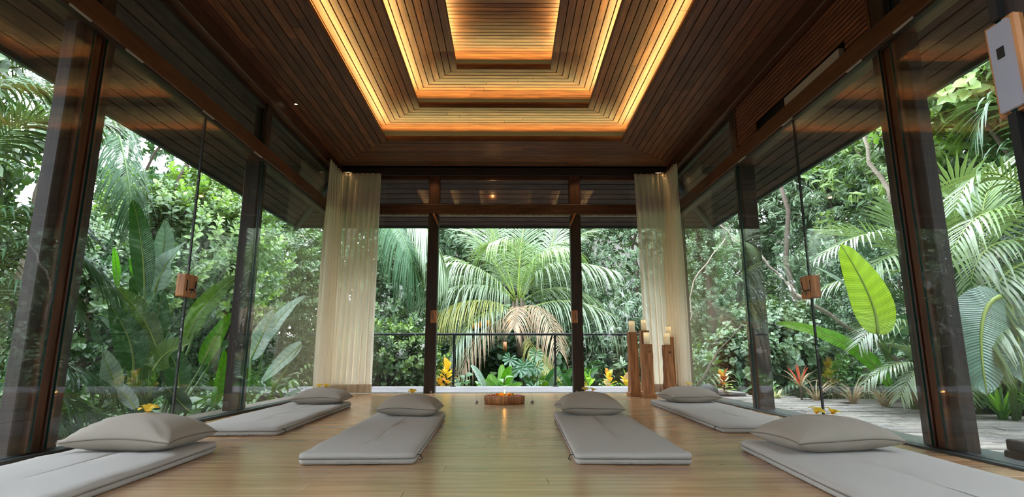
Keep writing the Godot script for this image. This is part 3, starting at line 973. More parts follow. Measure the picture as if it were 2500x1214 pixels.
func curtain(label: String, a0: Vector3, a1: Vector3, b0: Vector3, b1: Vector3, folds: int, sd: int) -> void:
	# hangs from the line a0-a1 down to the line b0-b1
	var t := thing("curtain", label, "curtain", a0)
	var n := folds * 12
	var rows := 16
	var r := RandomNumberGenerator.new()
	r.seed = sd
	var ph := []
	for i in folds + 2: ph.append(r.randf_range(0.55, 1.3))
	var across := (a1 - a0).cross(Vector3.UP).normalized()
	var at := func(i: float, v: float, off: float) -> Vector3:
		var u := i / n
		var p := a0.lerp(a1, u).lerp(b0.lerp(b1, u), v)
		var fi := u * folds
		var amp: float = lerpf(ph[int(fi)], ph[int(fi) + 1], fi - int(fi))
		var deep := lerpf(0.022, 0.06, smoothstep(0.0, 0.5, v)) * amp
		var shift := 0.35 * sin(v * 2.2 + u * 5.0 + sd)
		return p - a0 + across * (deep * sin(TAU * fi + shift) + 0.3 * deep * sin(TAU * fi * 2.0 + 1.0 + sd) + off) + (a1 - a0) / folds * (0.22 * sin(TAU * fi * 2.0 + v))
	for piece in [["sheer_cloth", 0.0, 0.965, M.sheer, 0.0], ["hem", 0.965, 1.0, M.hem, 0.0], ["heading_tape", 0.0, 0.012, M.hem, 0.002]]:
		var st := begin(true)
		var m: int = rows if piece[0] == "sheer_cloth" else 1
		for j in m:
			var v0: float = lerpf(piece[1], piece[2], float(j) / m)
			var v1: float = lerpf(piece[1], piece[2], float(j + 1) / m)
			for i in n:
				quad(st, at.call(i, v0, piece[4]), at.call(i + 1, v0, piece[4]), at.call(i + 1, v1, piece[4]), at.call(i, v1, piece[4]))
		part(piece[0], done(st), piece[3], t)
	part("curtain_track", rod(V(0, 0.012, 0), a1 - a0 + V(0, 0.012, 0), 0.008, 6), M.seal, t)

func build_curtains() -> void:
	curtain("sheer cream curtain gathered along the left end of the back wall", V(-2.33, 2.975, -7.36), V(-1.765, 2.975, -7.36), V(-2.40, 0.02, -7.30), V(-1.76, 0.02, -7.32), 8, 1)
	curtain("sheer cream curtain gathered at the rear end of the left wall", V(-2.27, 2.945, -6.70), V(-2.27, 2.945, -7.32), V(-2.21, 0.02, -6.55), V(-2.25, 0.02, -7.30), 6, 2)
	curtain("sheer cream curtain hanging along the right end of the back wall", V(1.76, 2.975, -7.36), V(2.22, 2.975, -7.36), V(1.80, 0.02, -7.36), V(2.25, 0.02, -7.32), 6, 3)
	curtain("sheer cream curtain gathered at the rear end of the right wall", V(2.18, 2.945, -7.32), V(2.18, 2.945, -6.80), V(2.16, 0.02, -7.30), V(2.14, 0.02, -6.72), 6, 4)

func candle(label: String, at: Vector3, r: float, h: float, lit: float) -> void:
	var t := thing("pillar_candle", label, "candle", at, 0.0, "pillar candles on the timber stands")
	part("wax_body", lathe([Vector2(0.0, 0.0), Vector2(r, 0.0), Vector2(r, h * 0.5), Vector2(r * 0.985, h - 0.012), Vector2(r * 0.9, h), Vector2(r * 0.78, h - 0.006), Vector2(r * 0.7, h - 0.045), Vector2(0.0, h - 0.05)], 24), M.wax, t)
	part("wick", rod(V(0, h - 0.051, 0), V(0.001, h - 0.036, 0), 0.0012, 5), M.seal, t)
	part("flame", lathe([Vector2(0.0, h - 0.04), Vector2(0.004, h - 0.033), Vector2(0.0045, h - 0.028), Vector2(0.002, h - 0.019), Vector2(0.0, h - 0.013)], 8), M.flame, t)
	var l := OmniLight3D.new()
	l.name = "candle_light"
	l.light_color = Color(1.0, 0.92, 0.76)
	l.light_energy = lit
	l.light_size = 0.004
	l.omni_range = 6
	l.omni_attenuation = 2
	l.shadow_enabled = true
	l.position = V(0, h - 0.027, 0)
	t.add_child(l)

func build_candles() -> void:
	var st := [
		["leftmost of the group, beside the open deck", 1.555, -6.98, 0.775, 0.056, 0.10, 0.037, 0.14],
		["short stand in the middle front of the group", 1.665, -6.70, 0.62, 0.052, 0.06, 0.035, 0.14],
		["right front stand of the group, before the curtain", 1.955, -6.86, 0.615, 0.054, 0.0, 0.037, 0.145],
		["tall at the back of the group, half hidden by the short one", 1.745, -7.14, 0.80, 0.052, 0.08, 0.035, 0.14],
		["back right stand, hidden behind the right front one", 2.045, -7.10, 0.715, 0.052, -0.03, 0.035, 0.14]]
	for i in st.size():
		var s: Array = st[i]
		var t := thing("candle_stand", "timber candle stand, " + s[0], "candle stand", V(s[1], 0.001, s[2]), s[5], "timber candle stands")
		var r := RandomNumberGenerator.new()
		r.seed = 40 + i
		var rings := []
		for k in 9:
			var y: float = lerpf(0.045, s[3], k / 8.0)
			var w: float = s[4] + r.randf_range(-0.004, 0.004) + (0.006 if k < 2 else 0.0)
			var ring := []
			for p in octo(-w, w, -w, w, 0.007): ring.append(V(p.x + r.randf_range(-0.0015, 0.0015), y, p.y))
			ring.reverse()
			rings.append(ring)
		var body := begin()
		for k in 8:
			for j in 8:
				var q := (j + 1) % 8
				quad(body, rings[k + 1][q], rings[k + 1][j], rings[k][j], rings[k][q])
		for j in range(1, 7): tri(body, rings[8][0], rings[8][j + 1], rings[8][j])
		part("column", done(body), M.stand_y, t)
		part("base", bar(-s[4] - 0.02, s[4] + 0.02, 0.0, 0.046, -s[4] - 0.02, s[4] + 0.02, 0.005), M.stand_x, t)
		if i in [1, 2]: part("knot_hole", lathe([Vector2(0.012, 0.0), Vector2(0.014, 0.003), Vector2(0.0, 0.001)], 8), M.void, t, V(0.012, s[3] - 0.09, s[4] - 0.001), V(PI / 2, 0, 0))
		candle(["ivory candle on the leftmost timber stand", "ivory candle on the short stand in the middle front", "ivory candle on the right front stand", "ivory candle on the tall stand at the back", "ivory candle on the hidden back right stand"][i], V(s[1], s[3] + 0.002, s[2]), s[6], s[7], 0.0045)

func build_bowl() -> void:
	var c := V(-0.035, 0.001, -6.0)
	var b := thing("wooden_bowl", "shallow round wooden bowl of floating petals on the floor", "bowl", c)
	part("rim", lathe([Vector2(0.0, 0.0), Vector2(0.200, 0.0), Vector2(0.212, 0.008), Vector2(0.215, 0.070), Vector2(0.212, 0.076), Vector2(0.200, 0.076), Vector2(0.196, 0.070), Vector2(0.192, 0.03), Vector2(0.0, 0.028)], 48), M.stand_y, b)
	var wt := mat("water", Color(0.80, 0.78, 0.84), 0.06)
	part("water", lathe([Vector2(0.0, 0.0605), Vector2(0.1935, 0.0605), Vector2(0.193, 0.05)], 40), wt, b)
	for k in 42:
		var a := rr(0, TAU)
		var r := sqrt(rr(0.16, 1.0)) * 0.165
		var col: String = ["petal_pink", "petal_pink", "petal_purple", "petal_orange", "petal_pink"][k % 5]
		var word: String = {"petal_pink": "pink", "petal_purple": "purple", "petal_orange": "orange"}[col]
		var o := part("flower_petal", petal_mesh(0.024, 0.008, 0.005), M[col], self, c + V(cos(a) * r, 0.0625, sin(a) * r), V(rr(-0.2, 0.2), rr(0, TAU), rr(0.0, 0.35)))
		tag(o, "loose %s flower petal floating in the round wooden bowl" % word, "petal", "%s petals in the wooden bowl" % word)
	var spots := [[-0.055, 0.03], [0.05, 0.035], [0.0, 0.055], [-0.03, -0.04], [0.045, -0.035], [-0.075, -0.01], [0.08, 0.0]]
	for k in spots.size():
		var t := thing("marigold_flower", "orange yellow marigold head heaped in the middle of the bowl", "flower", c + V(spots[k][0], 0.062, spots[k][1]), rr(0, 3), "marigold heads in the wooden bowl")
		for ring in 3:
			for j in 9 - ring * 2:
				part("petal", petal_mesh(0.03 - ring * 0.006, 0.010, 0.012 + ring * 0.006), M.petal_orange if (k + ring) % 2 else M.petal_yellow, t, V(0, 0.004 * ring, 0), V(0, TAU * j / (9 - ring * 2) + ring * 0.5, 0.15 + ring * 0.35))
	var f := thing("tealight_candle", "small lit candle standing among the marigolds in the bowl", "candle", c + V(0, 0.062, 0.0))
	part("wax_body", lathe([Vector2(0.0, 0.0), Vector2(0.017, 0.0), Vector2(0.017, 0.03), Vector2(0.014, 0.031), Vector2(0.0, 0.029)], 16), M.wax, f)
	part("wick", rod(V(0, 0.029, 0), V(0.001, 0.038, 0), 0.0012, 5), M.seal, f)
	part("flame", lathe([Vector2(0.0, 0.034), Vector2(0.005, 0.040), Vector2(0.0062, 0.047), Vector2(0.004, 0.060), Vector2(0.0015, 0.070), Vector2(0.0, 0.074)], 10), M.flame, f)
	var l := OmniLight3D.new()
	l.name = "flame_light"
	l.light_color = Color(1.0, 0.66, 0.3)
	l.light_energy = 0.006
	l.light_size = 0.006
	l.omni_range = 6
	l.omni_attenuation = 2
	l.shadow_enabled = true
	l.position = V(0, 0.05, 0)
	f.add_child(l)
	for s in [-1, 1]:
		var h := thing("incense_holder", "tiny metal incense holder with a thin stick, %s of the wooden bowl" % ("left" if s < 0 else "right"), "incense holder", c + V(0.29 * s, 0.0, 0.04))
		part("cup", lathe([Vector2(0.0, 0.0), Vector2(0.013, 0.0), Vector2(0.017, 0.008), Vector2(0.018, 0.014), Vector2(0.012, 0.022), Vector2(0.006, 0.028), Vector2(0.0, 0.03)], 16), M.steel, h)
		part("incense_stick", rod(V(0, 0.026, 0), V(-0.008, 0.10, 0), 0.0014, 5), M.bark, h)

# ------------------------------------------------------------------ garden: leaf shapes
func leaf_into(st: SurfaceTool, base: Vector3, dir: Vector3, up: Vector3, l: float, w: float, droop: float, c: Color) -> void:
	var s := dir.cross(up).normalized()
	var n := s.cross(dir).normalized()
	var p := []
	for t in [0.0, 0.38, 0.74, 1.0]: p.append(base + dir * (l * t) - Vector3.UP * (droop * l * t * t))
	var a1: Vector3 = p[1] + s * w + n * (w * 0.35)
	var b1: Vector3 = p[1] - s * w + n * (w * 0.35)
	var a2: Vector3 = p[2] + s * (w * 0.72) + n * (w * 0.25)
	var b2: Vector3 = p[2] - s * (w * 0.72) + n * (w * 0.25)
	st.set_color(c)
	tri(st, p[0], a1, p[1]); tri(st, p[0], p[1], b1)
	quad(st, p[1], a1, a2, p[2]); quad(st, b1, p[1], p[2], b2)
	tri(st, p[2], a2, p[3]); tri(st, b2, p[2], p[3])

func rosette_twig(sd: int, n: int, l: float, w: float, spread: float) -> ArrayMesh:   # leafy twig that grows along +y
	var r := RandomNumberGenerator.new()
	r.seed = sd
	var st := begin()
	for i in n:
		var t := float(i) / n
		var a := i * 2.4
		var e := lerpf(0.15, 1.1, t) * spread
		var d := V(cos(a) * cos(e), sin(e), sin(a) * cos(e)).normalized()
		var k := r.randf_range(0.75, 1.15)
		leaf_into(st, V(0, t * l * 1.6, 0), d, Vector3.UP, l * k * lerpf(1.0, 0.7, t), w * k, 0.25, Color(k, k, k) * lerpf(0.9, 1.25, t))
	st.set_color(Color(0.6, 0.45, 0.3))
	tube_into(st, [V(0, -l, 0), V(0, l * 1.6, 0)], [w * 0.16, w * 0.1], 3, false)
	return done(st)

func drooping_twig(sd: int, n: int, l: float, w: float) -> ArrayMesh:   # slender twig with narrow hanging leaves, along +y then bending down
	var r := RandomNumberGenerator.new()
	r.seed = sd
	var st := begin()
	var pts := []
	for i in 5: pts.append(V(0, l * 3.0 * i / 4.0 * (1.0 - 0.12 * i), l * 0.28 * i * i / 4.0))
	for i in n:
		var t := (i + 0.5) / n
		var p: Vector3 = bez(pts[0], pts[2], pts[4], t)
		var s := 1.0 if i % 2 else -1.0
		var d := V(s * r.randf_range(0.4, 1.0), r.randf_range(-0.7, 0.3), r.randf_range(-0.2, 0.8)).normalized()
		var k := r.randf_range(0.75, 1.2)
		leaf_into(st, p, d, V(r.randf_range(-0.3, 0.3), 1, 0.2), l * k, w * k, 0.35, Color(k, k, k))
	st.set_color(Color(0.5, 0.42, 0.32))
	tube_into(st, [pts[0], pts[2], pts[4]], [w * 0.2, w * 0.15, w * 0.08], 3, false)
	return done(st)

func fern_mesh(sd: int) -> ArrayMesh:   # low clump of arching pinnate leaves
	var r := RandomNumberGenerator.new()
	r.seed = sd
	var st := begin()
	for f in 9:
		var a := f * 2.4 + r.randf_range(-0.3, 0.3)
		var d := V(cos(a), 0, sin(a))
		var h := r.randf_range(0.3, 0.75)
		var reach := r.randf_range(0.35, 0.7)
		for i in range(2, 11):
			var t := i / 11.0
			var p := d * (reach * t) + Vector3.UP * (h * sin(t * PI * 0.62))
			var c := r.randf_range(0.8, 1.15)
			for s in [-1, 1]:
				leaf_into(st, p, (d.cross(Vector3.UP) * float(s) + d * 0.5).normalized(), Vector3.UP, 0.16 * sin(PI * (0.15 + 0.8 * t)), 0.018, 0.5, Color(c, c, c))
	return done(st)

func grass_mesh(sd: int, n: int, h: float, w: float, lean: float) -> ArrayMesh:   # tuft of strap leaves
	var r := RandomNumberGenerator.new()
	r.seed = sd
	var st := begin()
	for i in n:
		var a := r.randf_range(0, TAU)
		var d := V(cos(a), 0, sin(a))
		var l := h * r.randf_range(0.6, 1.1)
		var k := lean * r.randf_range(0.4, 1.2)
		var c := r.randf_range(0.75, 1.2)
		st.set_color(Color(c, c, c))
		var s := d.cross(Vector3.UP) * w
		var prev := [d * 0.02 - s, d * 0.02 + s]
		for j in range(1, 5):
			var t := j / 4.0
			var p := d * (0.02 + l * k * t * t) + Vector3.UP * (l * (t - 0.42 * k * t * t))
			var ww := s * (1.0 - t * t * 0.95)
			quad(st, prev[0], p - ww, p + ww, prev[1])
			prev = [p - ww, p + ww]
	return done(st)

# ------------------------------------------------------------------ garden: plants
func spread_leaves(called: String, parent: Node, mesh: Mesh, m: Material, c: Vector3, radii: Vector3, n: int, size: float, c0: Color, c1: Color, sd: int, lumps := 0.5, inner := 0.55, upward := 0.5) -> MultiMeshInstance3D:
	var r := RandomNumberGenerator.new()
	r.seed = sd
	var nz := FastNoiseLite.new()
	nz.seed = sd
	nz.frequency = 0.9
	var mm := MultiMesh.new()
	mm.transform_format = MultiMesh.TRANSFORM_3D
	mm.use_colors = true
	mm.mesh = mesh
	mm.instance_count = n
	for i in n:
		var d := V(r.randfn(), r.randfn(), r.randfn()).normalized()
		if d.y < -0.55: d.y = -d.y
		var k := inner + (1.0 - inner) * sqrt(r.randf())
		k *= 1.0 + lumps * nz.get_noise_3dv(d * 2.2)
		var p := c + d * radii * k
		var y := (d * 0.8 + Vector3.UP * upward + V(r.randf_range(-0.5, 0.5), r.randf_range(-0.4, 0.4), r.randf_range(-0.5, 0.5))).normalized()
		var x := y.cross(V(r.randf_range(-1, 1), r.randf_range(-1, 1), r.randf_range(-1, 1))).normalized()
		var b := Basis(x, y, x.cross(y)).scaled(Vector3.ONE * size * r.randf_range(0.7, 1.3))
		mm.set_instance_transform(i, Transform3D(b, p))
		var t := r.randf()
		var col := c0.lerp(c1, t * t)
		var v := 1.0 + 0.35 * nz.get_noise_3dv(p * 1.7)
		mm.set_instance_color(i, Color(col.r * v, col.g * v, col.b * v))
	var o := MultiMeshInstance3D.new()
	o.name = called
	o.multimesh = mm
	o.material_override = m
	o.set_meta("kind", "stuff")
	parent.add_child(o, true)
	return o

func stems_mesh(spec: Array, sd: int) -> ArrayMesh:   # trunks and limbs: [from, to, radius]
	var r := RandomNumberGenerator.new()
	r.seed = sd
	var st := begin(true)
	for s in spec:
		var a: Vector3 = s[0]
		var b: Vector3 = s[1]
		var k: float = s[2]
		var pts := []
		var rad := []
		var l := a.distance_to(b)
		for i in 6:
			var t := i / 5.0
			var w := sin(PI * t) * 0.05 * l
			pts.append(a.lerp(b, t) + V(r.randf_range(-w, w), r.randf_range(-w, w) * 0.3, r.randf_range(-w, w)))
			rad.append(k * lerpf(1.0, 0.55, t))
		tube_into(st, pts, rad, 7)
	return done(st)

var twig := {}

func woody(called: String, label: String, category: String, at: Vector3, radii: Vector3, height: float, kind: String, n: int, size: float, c0: Color, c1: Color, sd: int, group := "", bark := "bark", material := "leaves", trunk_r := 0.07, inner := 0.55) -> Node3D:
	# a tree or shrub: stems from the ground at «at», crown centred «height» above it
	var t := thing(called, label, category, at, 0.0, group)
	var r := RandomNumberGenerator.new()
	r.seed = sd
	var spec := []
	var c := V(0, height, 0)
	if trunk_r > 0:
		spec.append([V(0, -0.2, 0), V(r.randf_range(-0.2, 0.2), height - radii.y * 0.3, r.randf_range(-0.2, 0.2)), trunk_r])
		for k in 7:
			var d := V(r.randf_range(-1, 1), r.randf_range(-0.1, 1), r.randf_range(-1, 1)).normalized()
			spec.append([V(0, lerpf(height * 0.35, height - radii.y * 0.3, r.randf()), 0), c + d * radii * 0.75, trunk_r * 0.4])
		part("trunk", stems_mesh(spec, sd), M[bark], t)
	spread_leaves("crown", t, twig[kind], M[material], c, radii, n, size, c0, c1, sd, 0.5, inner)
	return t

var rachis: ArrayMesh   # the midrib of the frond made last

func frond(parent: Node, m: Material, leaflets: ArrayMesh) -> MeshInstance3D:
	var o := part("frond", leaflets, m, parent)
	part("rachis", rachis, M.frond_dead if m == M.frond_dead else (M.stalk if m == M.frond_dark else M.rib), o)
	return o

func frond_mesh(a: Vector3, b: Vector3, c: Vector3, l: float, n: int, w: float, hang: float, sd: int, start := 0.1, face := Vector3.UP) -> ArrayMesh:
	# palm frond along a curve through a, b and c with leaflets on both sides that hang by «hang»
	var r := RandomNumberGenerator.new()
	r.seed = sd
	var st := begin()
	var pts := []
	var rad := []
	var length := a.distance_to(b) + b.distance_to(c)
	for i in 13:
		pts.append(bez(a, b, c, i / 12.0)); rad.append(lerpf(0.018, 0.003, i / 12.0) * clampf(length / 2.0, 0.4, 1.4))
	rachis = tube(pts, rad, 5)
	for i in n:
		var t := start + (1.0 - start) * (i + 0.5) / n
		var p := bez(a, b, c, t)
		var tan := (bez(a, b, c, minf(t + 0.02, 1.0)) - bez(a, b, c, t - 0.02)).normalized()
		var side := tan.cross(face)
		if side.length() < 0.1: side = tan.cross(Vector3.RIGHT)
		side = side.normalized()
		var prof := sin(PI * clampf(0.14 + 0.80 * (t - start) / (1.0 - start), 0, 1))
		var ll := l * (0.25 + 0.75 * prof)
		var fwd := lerpf(0.25, 1.3, t)
		for s in [-1.0, 1.0]:
			var d: Vector3 = (side * s + tan * fwd + face * 0.18 + V(r.randf_range(-0.1, 0.1), r.randf_range(-0.1, 0.1), r.randf_range(-0.1, 0.1))).normalized()
			var len := ll * r.randf_range(0.85, 1.1)
			var h := hang * r.randf_range(0.75, 1.2)
			var prev_p := p
			var wv := tan * w
			var prev := [p - wv * 0.6, p + wv * 0.6]
			for j in range(1, 5):
				var u := j / 4.0
				var q: Vector3 = p + d * (len * u * (1.0 - 0.35 * h * u)) - Vector3.UP * (len * h * u * u * 0.9)
				var ax: Vector3 = (q - prev_p).normalized()
				var flat: Vector3 = (tan - ax * tan.dot(ax)).normalized()
				var ww: float = w * (1.0 if j < 3 else (0.7 if j == 3 else 0.08))
				var now := [q - flat * ww, q + flat * ww]
				quad(st, prev[0], now[0], now[1], prev[1])
				prev = now
				prev_p = q
	return done(st)

func blade_mesh(a: Vector3, b: Vector3, c: Vector3, w: float, face: Vector3, sd: int, fold := 0.25) -> Array:   # [blade, midrib] of a banana-like leaf
	var r := RandomNumberGenerator.new()
	r.seed = sd
	var st := begin(true)
	var N := 20
	var ph := r.randf_range(0, 6)
	var rows := []
	for i in N + 1:
		var t := float(i) / N
		var p := bez(a, b, c, t)
		var tan := (bez(a, b, c, minf(t + 0.03, 1.0)) - bez(a, b, c, maxf(t - 0.03, 0.0))).normalized()
		var side := tan.cross(face).normalized()
		var up := side.cross(tan).normalized()
		var hw := w * 0.5 * pow(maxf(sin(PI * (0.05 + 0.93 * pow(t, 0.85))), 0.0), 0.62)
		if i == N: hw = 0.004
		var row := []
		for k in 7:
			var u := (k - 3) / 3.0
			var rip := 0.02 * w * sin(t * 19.0 + ph + u * 2.0) * u * u + 0.03 * w * sin(t * 7.0 + ph * 2.0) * absf(u)
			row.append([p + side * (hw * u) + up * (fold * hw * pow(absf(u), 1.4) * (1.0 if fold > 0 else 1.0) - 0.12 * hw * u * u + rip), Vector2(0.5 + u * 0.5, t)])
		rows.append(row)
	for i in N:
		for k in 6:
			for q in [[i, k], [i + 1, k], [i + 1, k + 1], [i, k], [i + 1, k + 1], [i, k + 1]]:
				st.set_uv(rows[q[0]][q[1]][1])
				st.add_vertex(rows[q[0]][q[1]][0])
	var mid := []
	var rad := []
	for i in 9:
		mid.append(bez(a, b, c, i / 8.0)); rad.append(lerpf(0.011, 0.003, i / 8.0) * clampf(w / 0.25, 0.35, 1.6))
	return [done(st), tube(mid, rad, 6)]

func big_leaf(parent: Node, root: Vector3, a: Vector3, b: Vector3, c: Vector3, w: float, tone: int, sd: int, face := Vector3.ZERO, fold := 0.25) -> void:
	# the coordinates are the world's; the parent stands at «root» unturned
	if face == Vector3.ZERO: face = ((V(0, 1.2, 0) - (a + c) * 0.5).normalized() + Vector3.UP * (0.8 if tone == 2 else 0.35)).normalized()
	var bm := blade_mesh(a - root, b - root, c - root, w, face, sd, fold)
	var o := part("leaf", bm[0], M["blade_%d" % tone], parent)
	part("midrib", bm[1], M.rib, o)
	var foot := Vector3.ZERO
	if a.distance_to(root) > 0.15 and a.y > root.y:
		var mid := (a - root) * 0.55 + V(0, 0.05, 0)
		part("leaf_stalk", tube([foot, mid * 0.6, mid, a - root], [0.022, 0.018, 0.014, 0.011], 6), M.stalk, o)

func build_twigs() -> void:
	twig["rosette"] = rosette_twig(1, 11, 0.13, 0.032, 1.0)
	twig["broad"] = rosette_twig(2, 8, 0.20, 0.075, 0.6)
	twig["fine"] = drooping_twig(3, 13, 0.13, 0.018)
	twig["small"] = rosette_twig(4, 14, 0.075, 0.019, 0.9)
	twig["bamboo"] = drooping_twig(5, 14, 0.19, 0.016)
	twig["fern"] = fern_mesh(6)

func build_garden() -> void:
	build_twigs()
	build_ground()
	build_background()
	build_left_plants()
	build_coconut()
	build_back_plants()
	build_right_plants()

func ground_y(x: float, z: float) -> float:
	var y := -0.75
	if x > 2.3: y = lerpf(-0.75, -0.12, smoothstep(-10.5, -8.0, z))
	var far := maxf(maxf(-z - 15.0, absf(x) - 9.5), 0.0)
	return y + far * lerpf(0.12, 0.5, smoothstep(-9.0, -4.5, x))

func build_ground() -> void:
	var st := begin(true)
	var n := 34
	for i in n:
		for j in n:
			var g := func(a: int, b: int) -> Vector3:
				var x := lerpf(-26, 26, float(a) / n)
				var z := lerpf(-34, 10, float(b) / n)
				var y := ground_y(x, z) if z < 0.5 else -0.45
				if absf(x) < 5.2 and z > -9.0: y = minf(y, -0.45 if x < 2.3 else -0.12)
				return V(x, y, z)
			quad(st, g.call(i, j), g.call(i + 1, j), g.call(i + 1, j + 1), g.call(i, j + 1))
	var o := part("ground", done(st), M.soil, self)
	tag(o, "dark leaf-strewn ground of the garden, rising into the forest", "ground", "", "structure")
	# undergrowth that nobody could count
	var r := RandomNumberGenerator.new()
	r.seed = 9
	for kind in ["fern", "broad", "rosette", "fine"]:
		var mm := MultiMesh.new()
		mm.transform_format = MultiMesh.TRANSFORM_3D
		mm.use_colors = true
		mm.mesh = twig[kind]
		var at := []
		while at.size() < (900 if kind == "fern" else 2600):
			var x := r.randf_range(-15, 15)
			var z := r.randf_range(-24, -1.5)
			if x > -3.0 and x < 2.6 and z > -9.6: continue
			if x >= 2.3 and z > -9.0 and x < 4.9: continue
			at.append(V(x, ground_y(x, z), z))
		mm.instance_count = at.size()
		for i in at.size():
			var p: Vector3 = at[i]
			var up := V(r.randf_range(-0.5, 0.5), 1, r.randf_range(-0.5, 0.5)).normalized()
			var xx := up.cross(V(r.randf_range(-1, 1), 0, r.randf_range(-1, 1))).normalized()
			var k := r.randf_range(0.7, 1.5)
			if kind != "fern": p.y += r.randf_range(0.0, 0.55)
			mm.set_instance_transform(i, Transform3D(Basis(xx, up, xx.cross(up)).scaled(Vector3.ONE * k), p))
			var t := r.randf()
			mm.set_instance_color(i, Color(0.05, 0.12, 0.04).lerp(Color(0.20, 0.33, 0.13), t * t))
		var u := MultiMeshInstance3D.new()
		u.name = "undergrowth"
		u.multimesh = mm
		u.material_override = M.leaves
		add_child(u, true)
		tag(u, {"fern": "arching ferns of the undergrowth on the forest floor", "broad": "broad-leaved seedlings of the undergrowth", "rosette": "small glossy shoots of the undergrowth", "fine": "thin hanging twigs of the undergrowth"}[kind], "undergrowth", "", "stuff")

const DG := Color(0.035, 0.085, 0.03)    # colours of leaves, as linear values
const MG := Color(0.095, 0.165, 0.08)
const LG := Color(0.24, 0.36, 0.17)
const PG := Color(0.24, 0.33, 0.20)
const YG := Color(0.36, 0.50, 0.17)

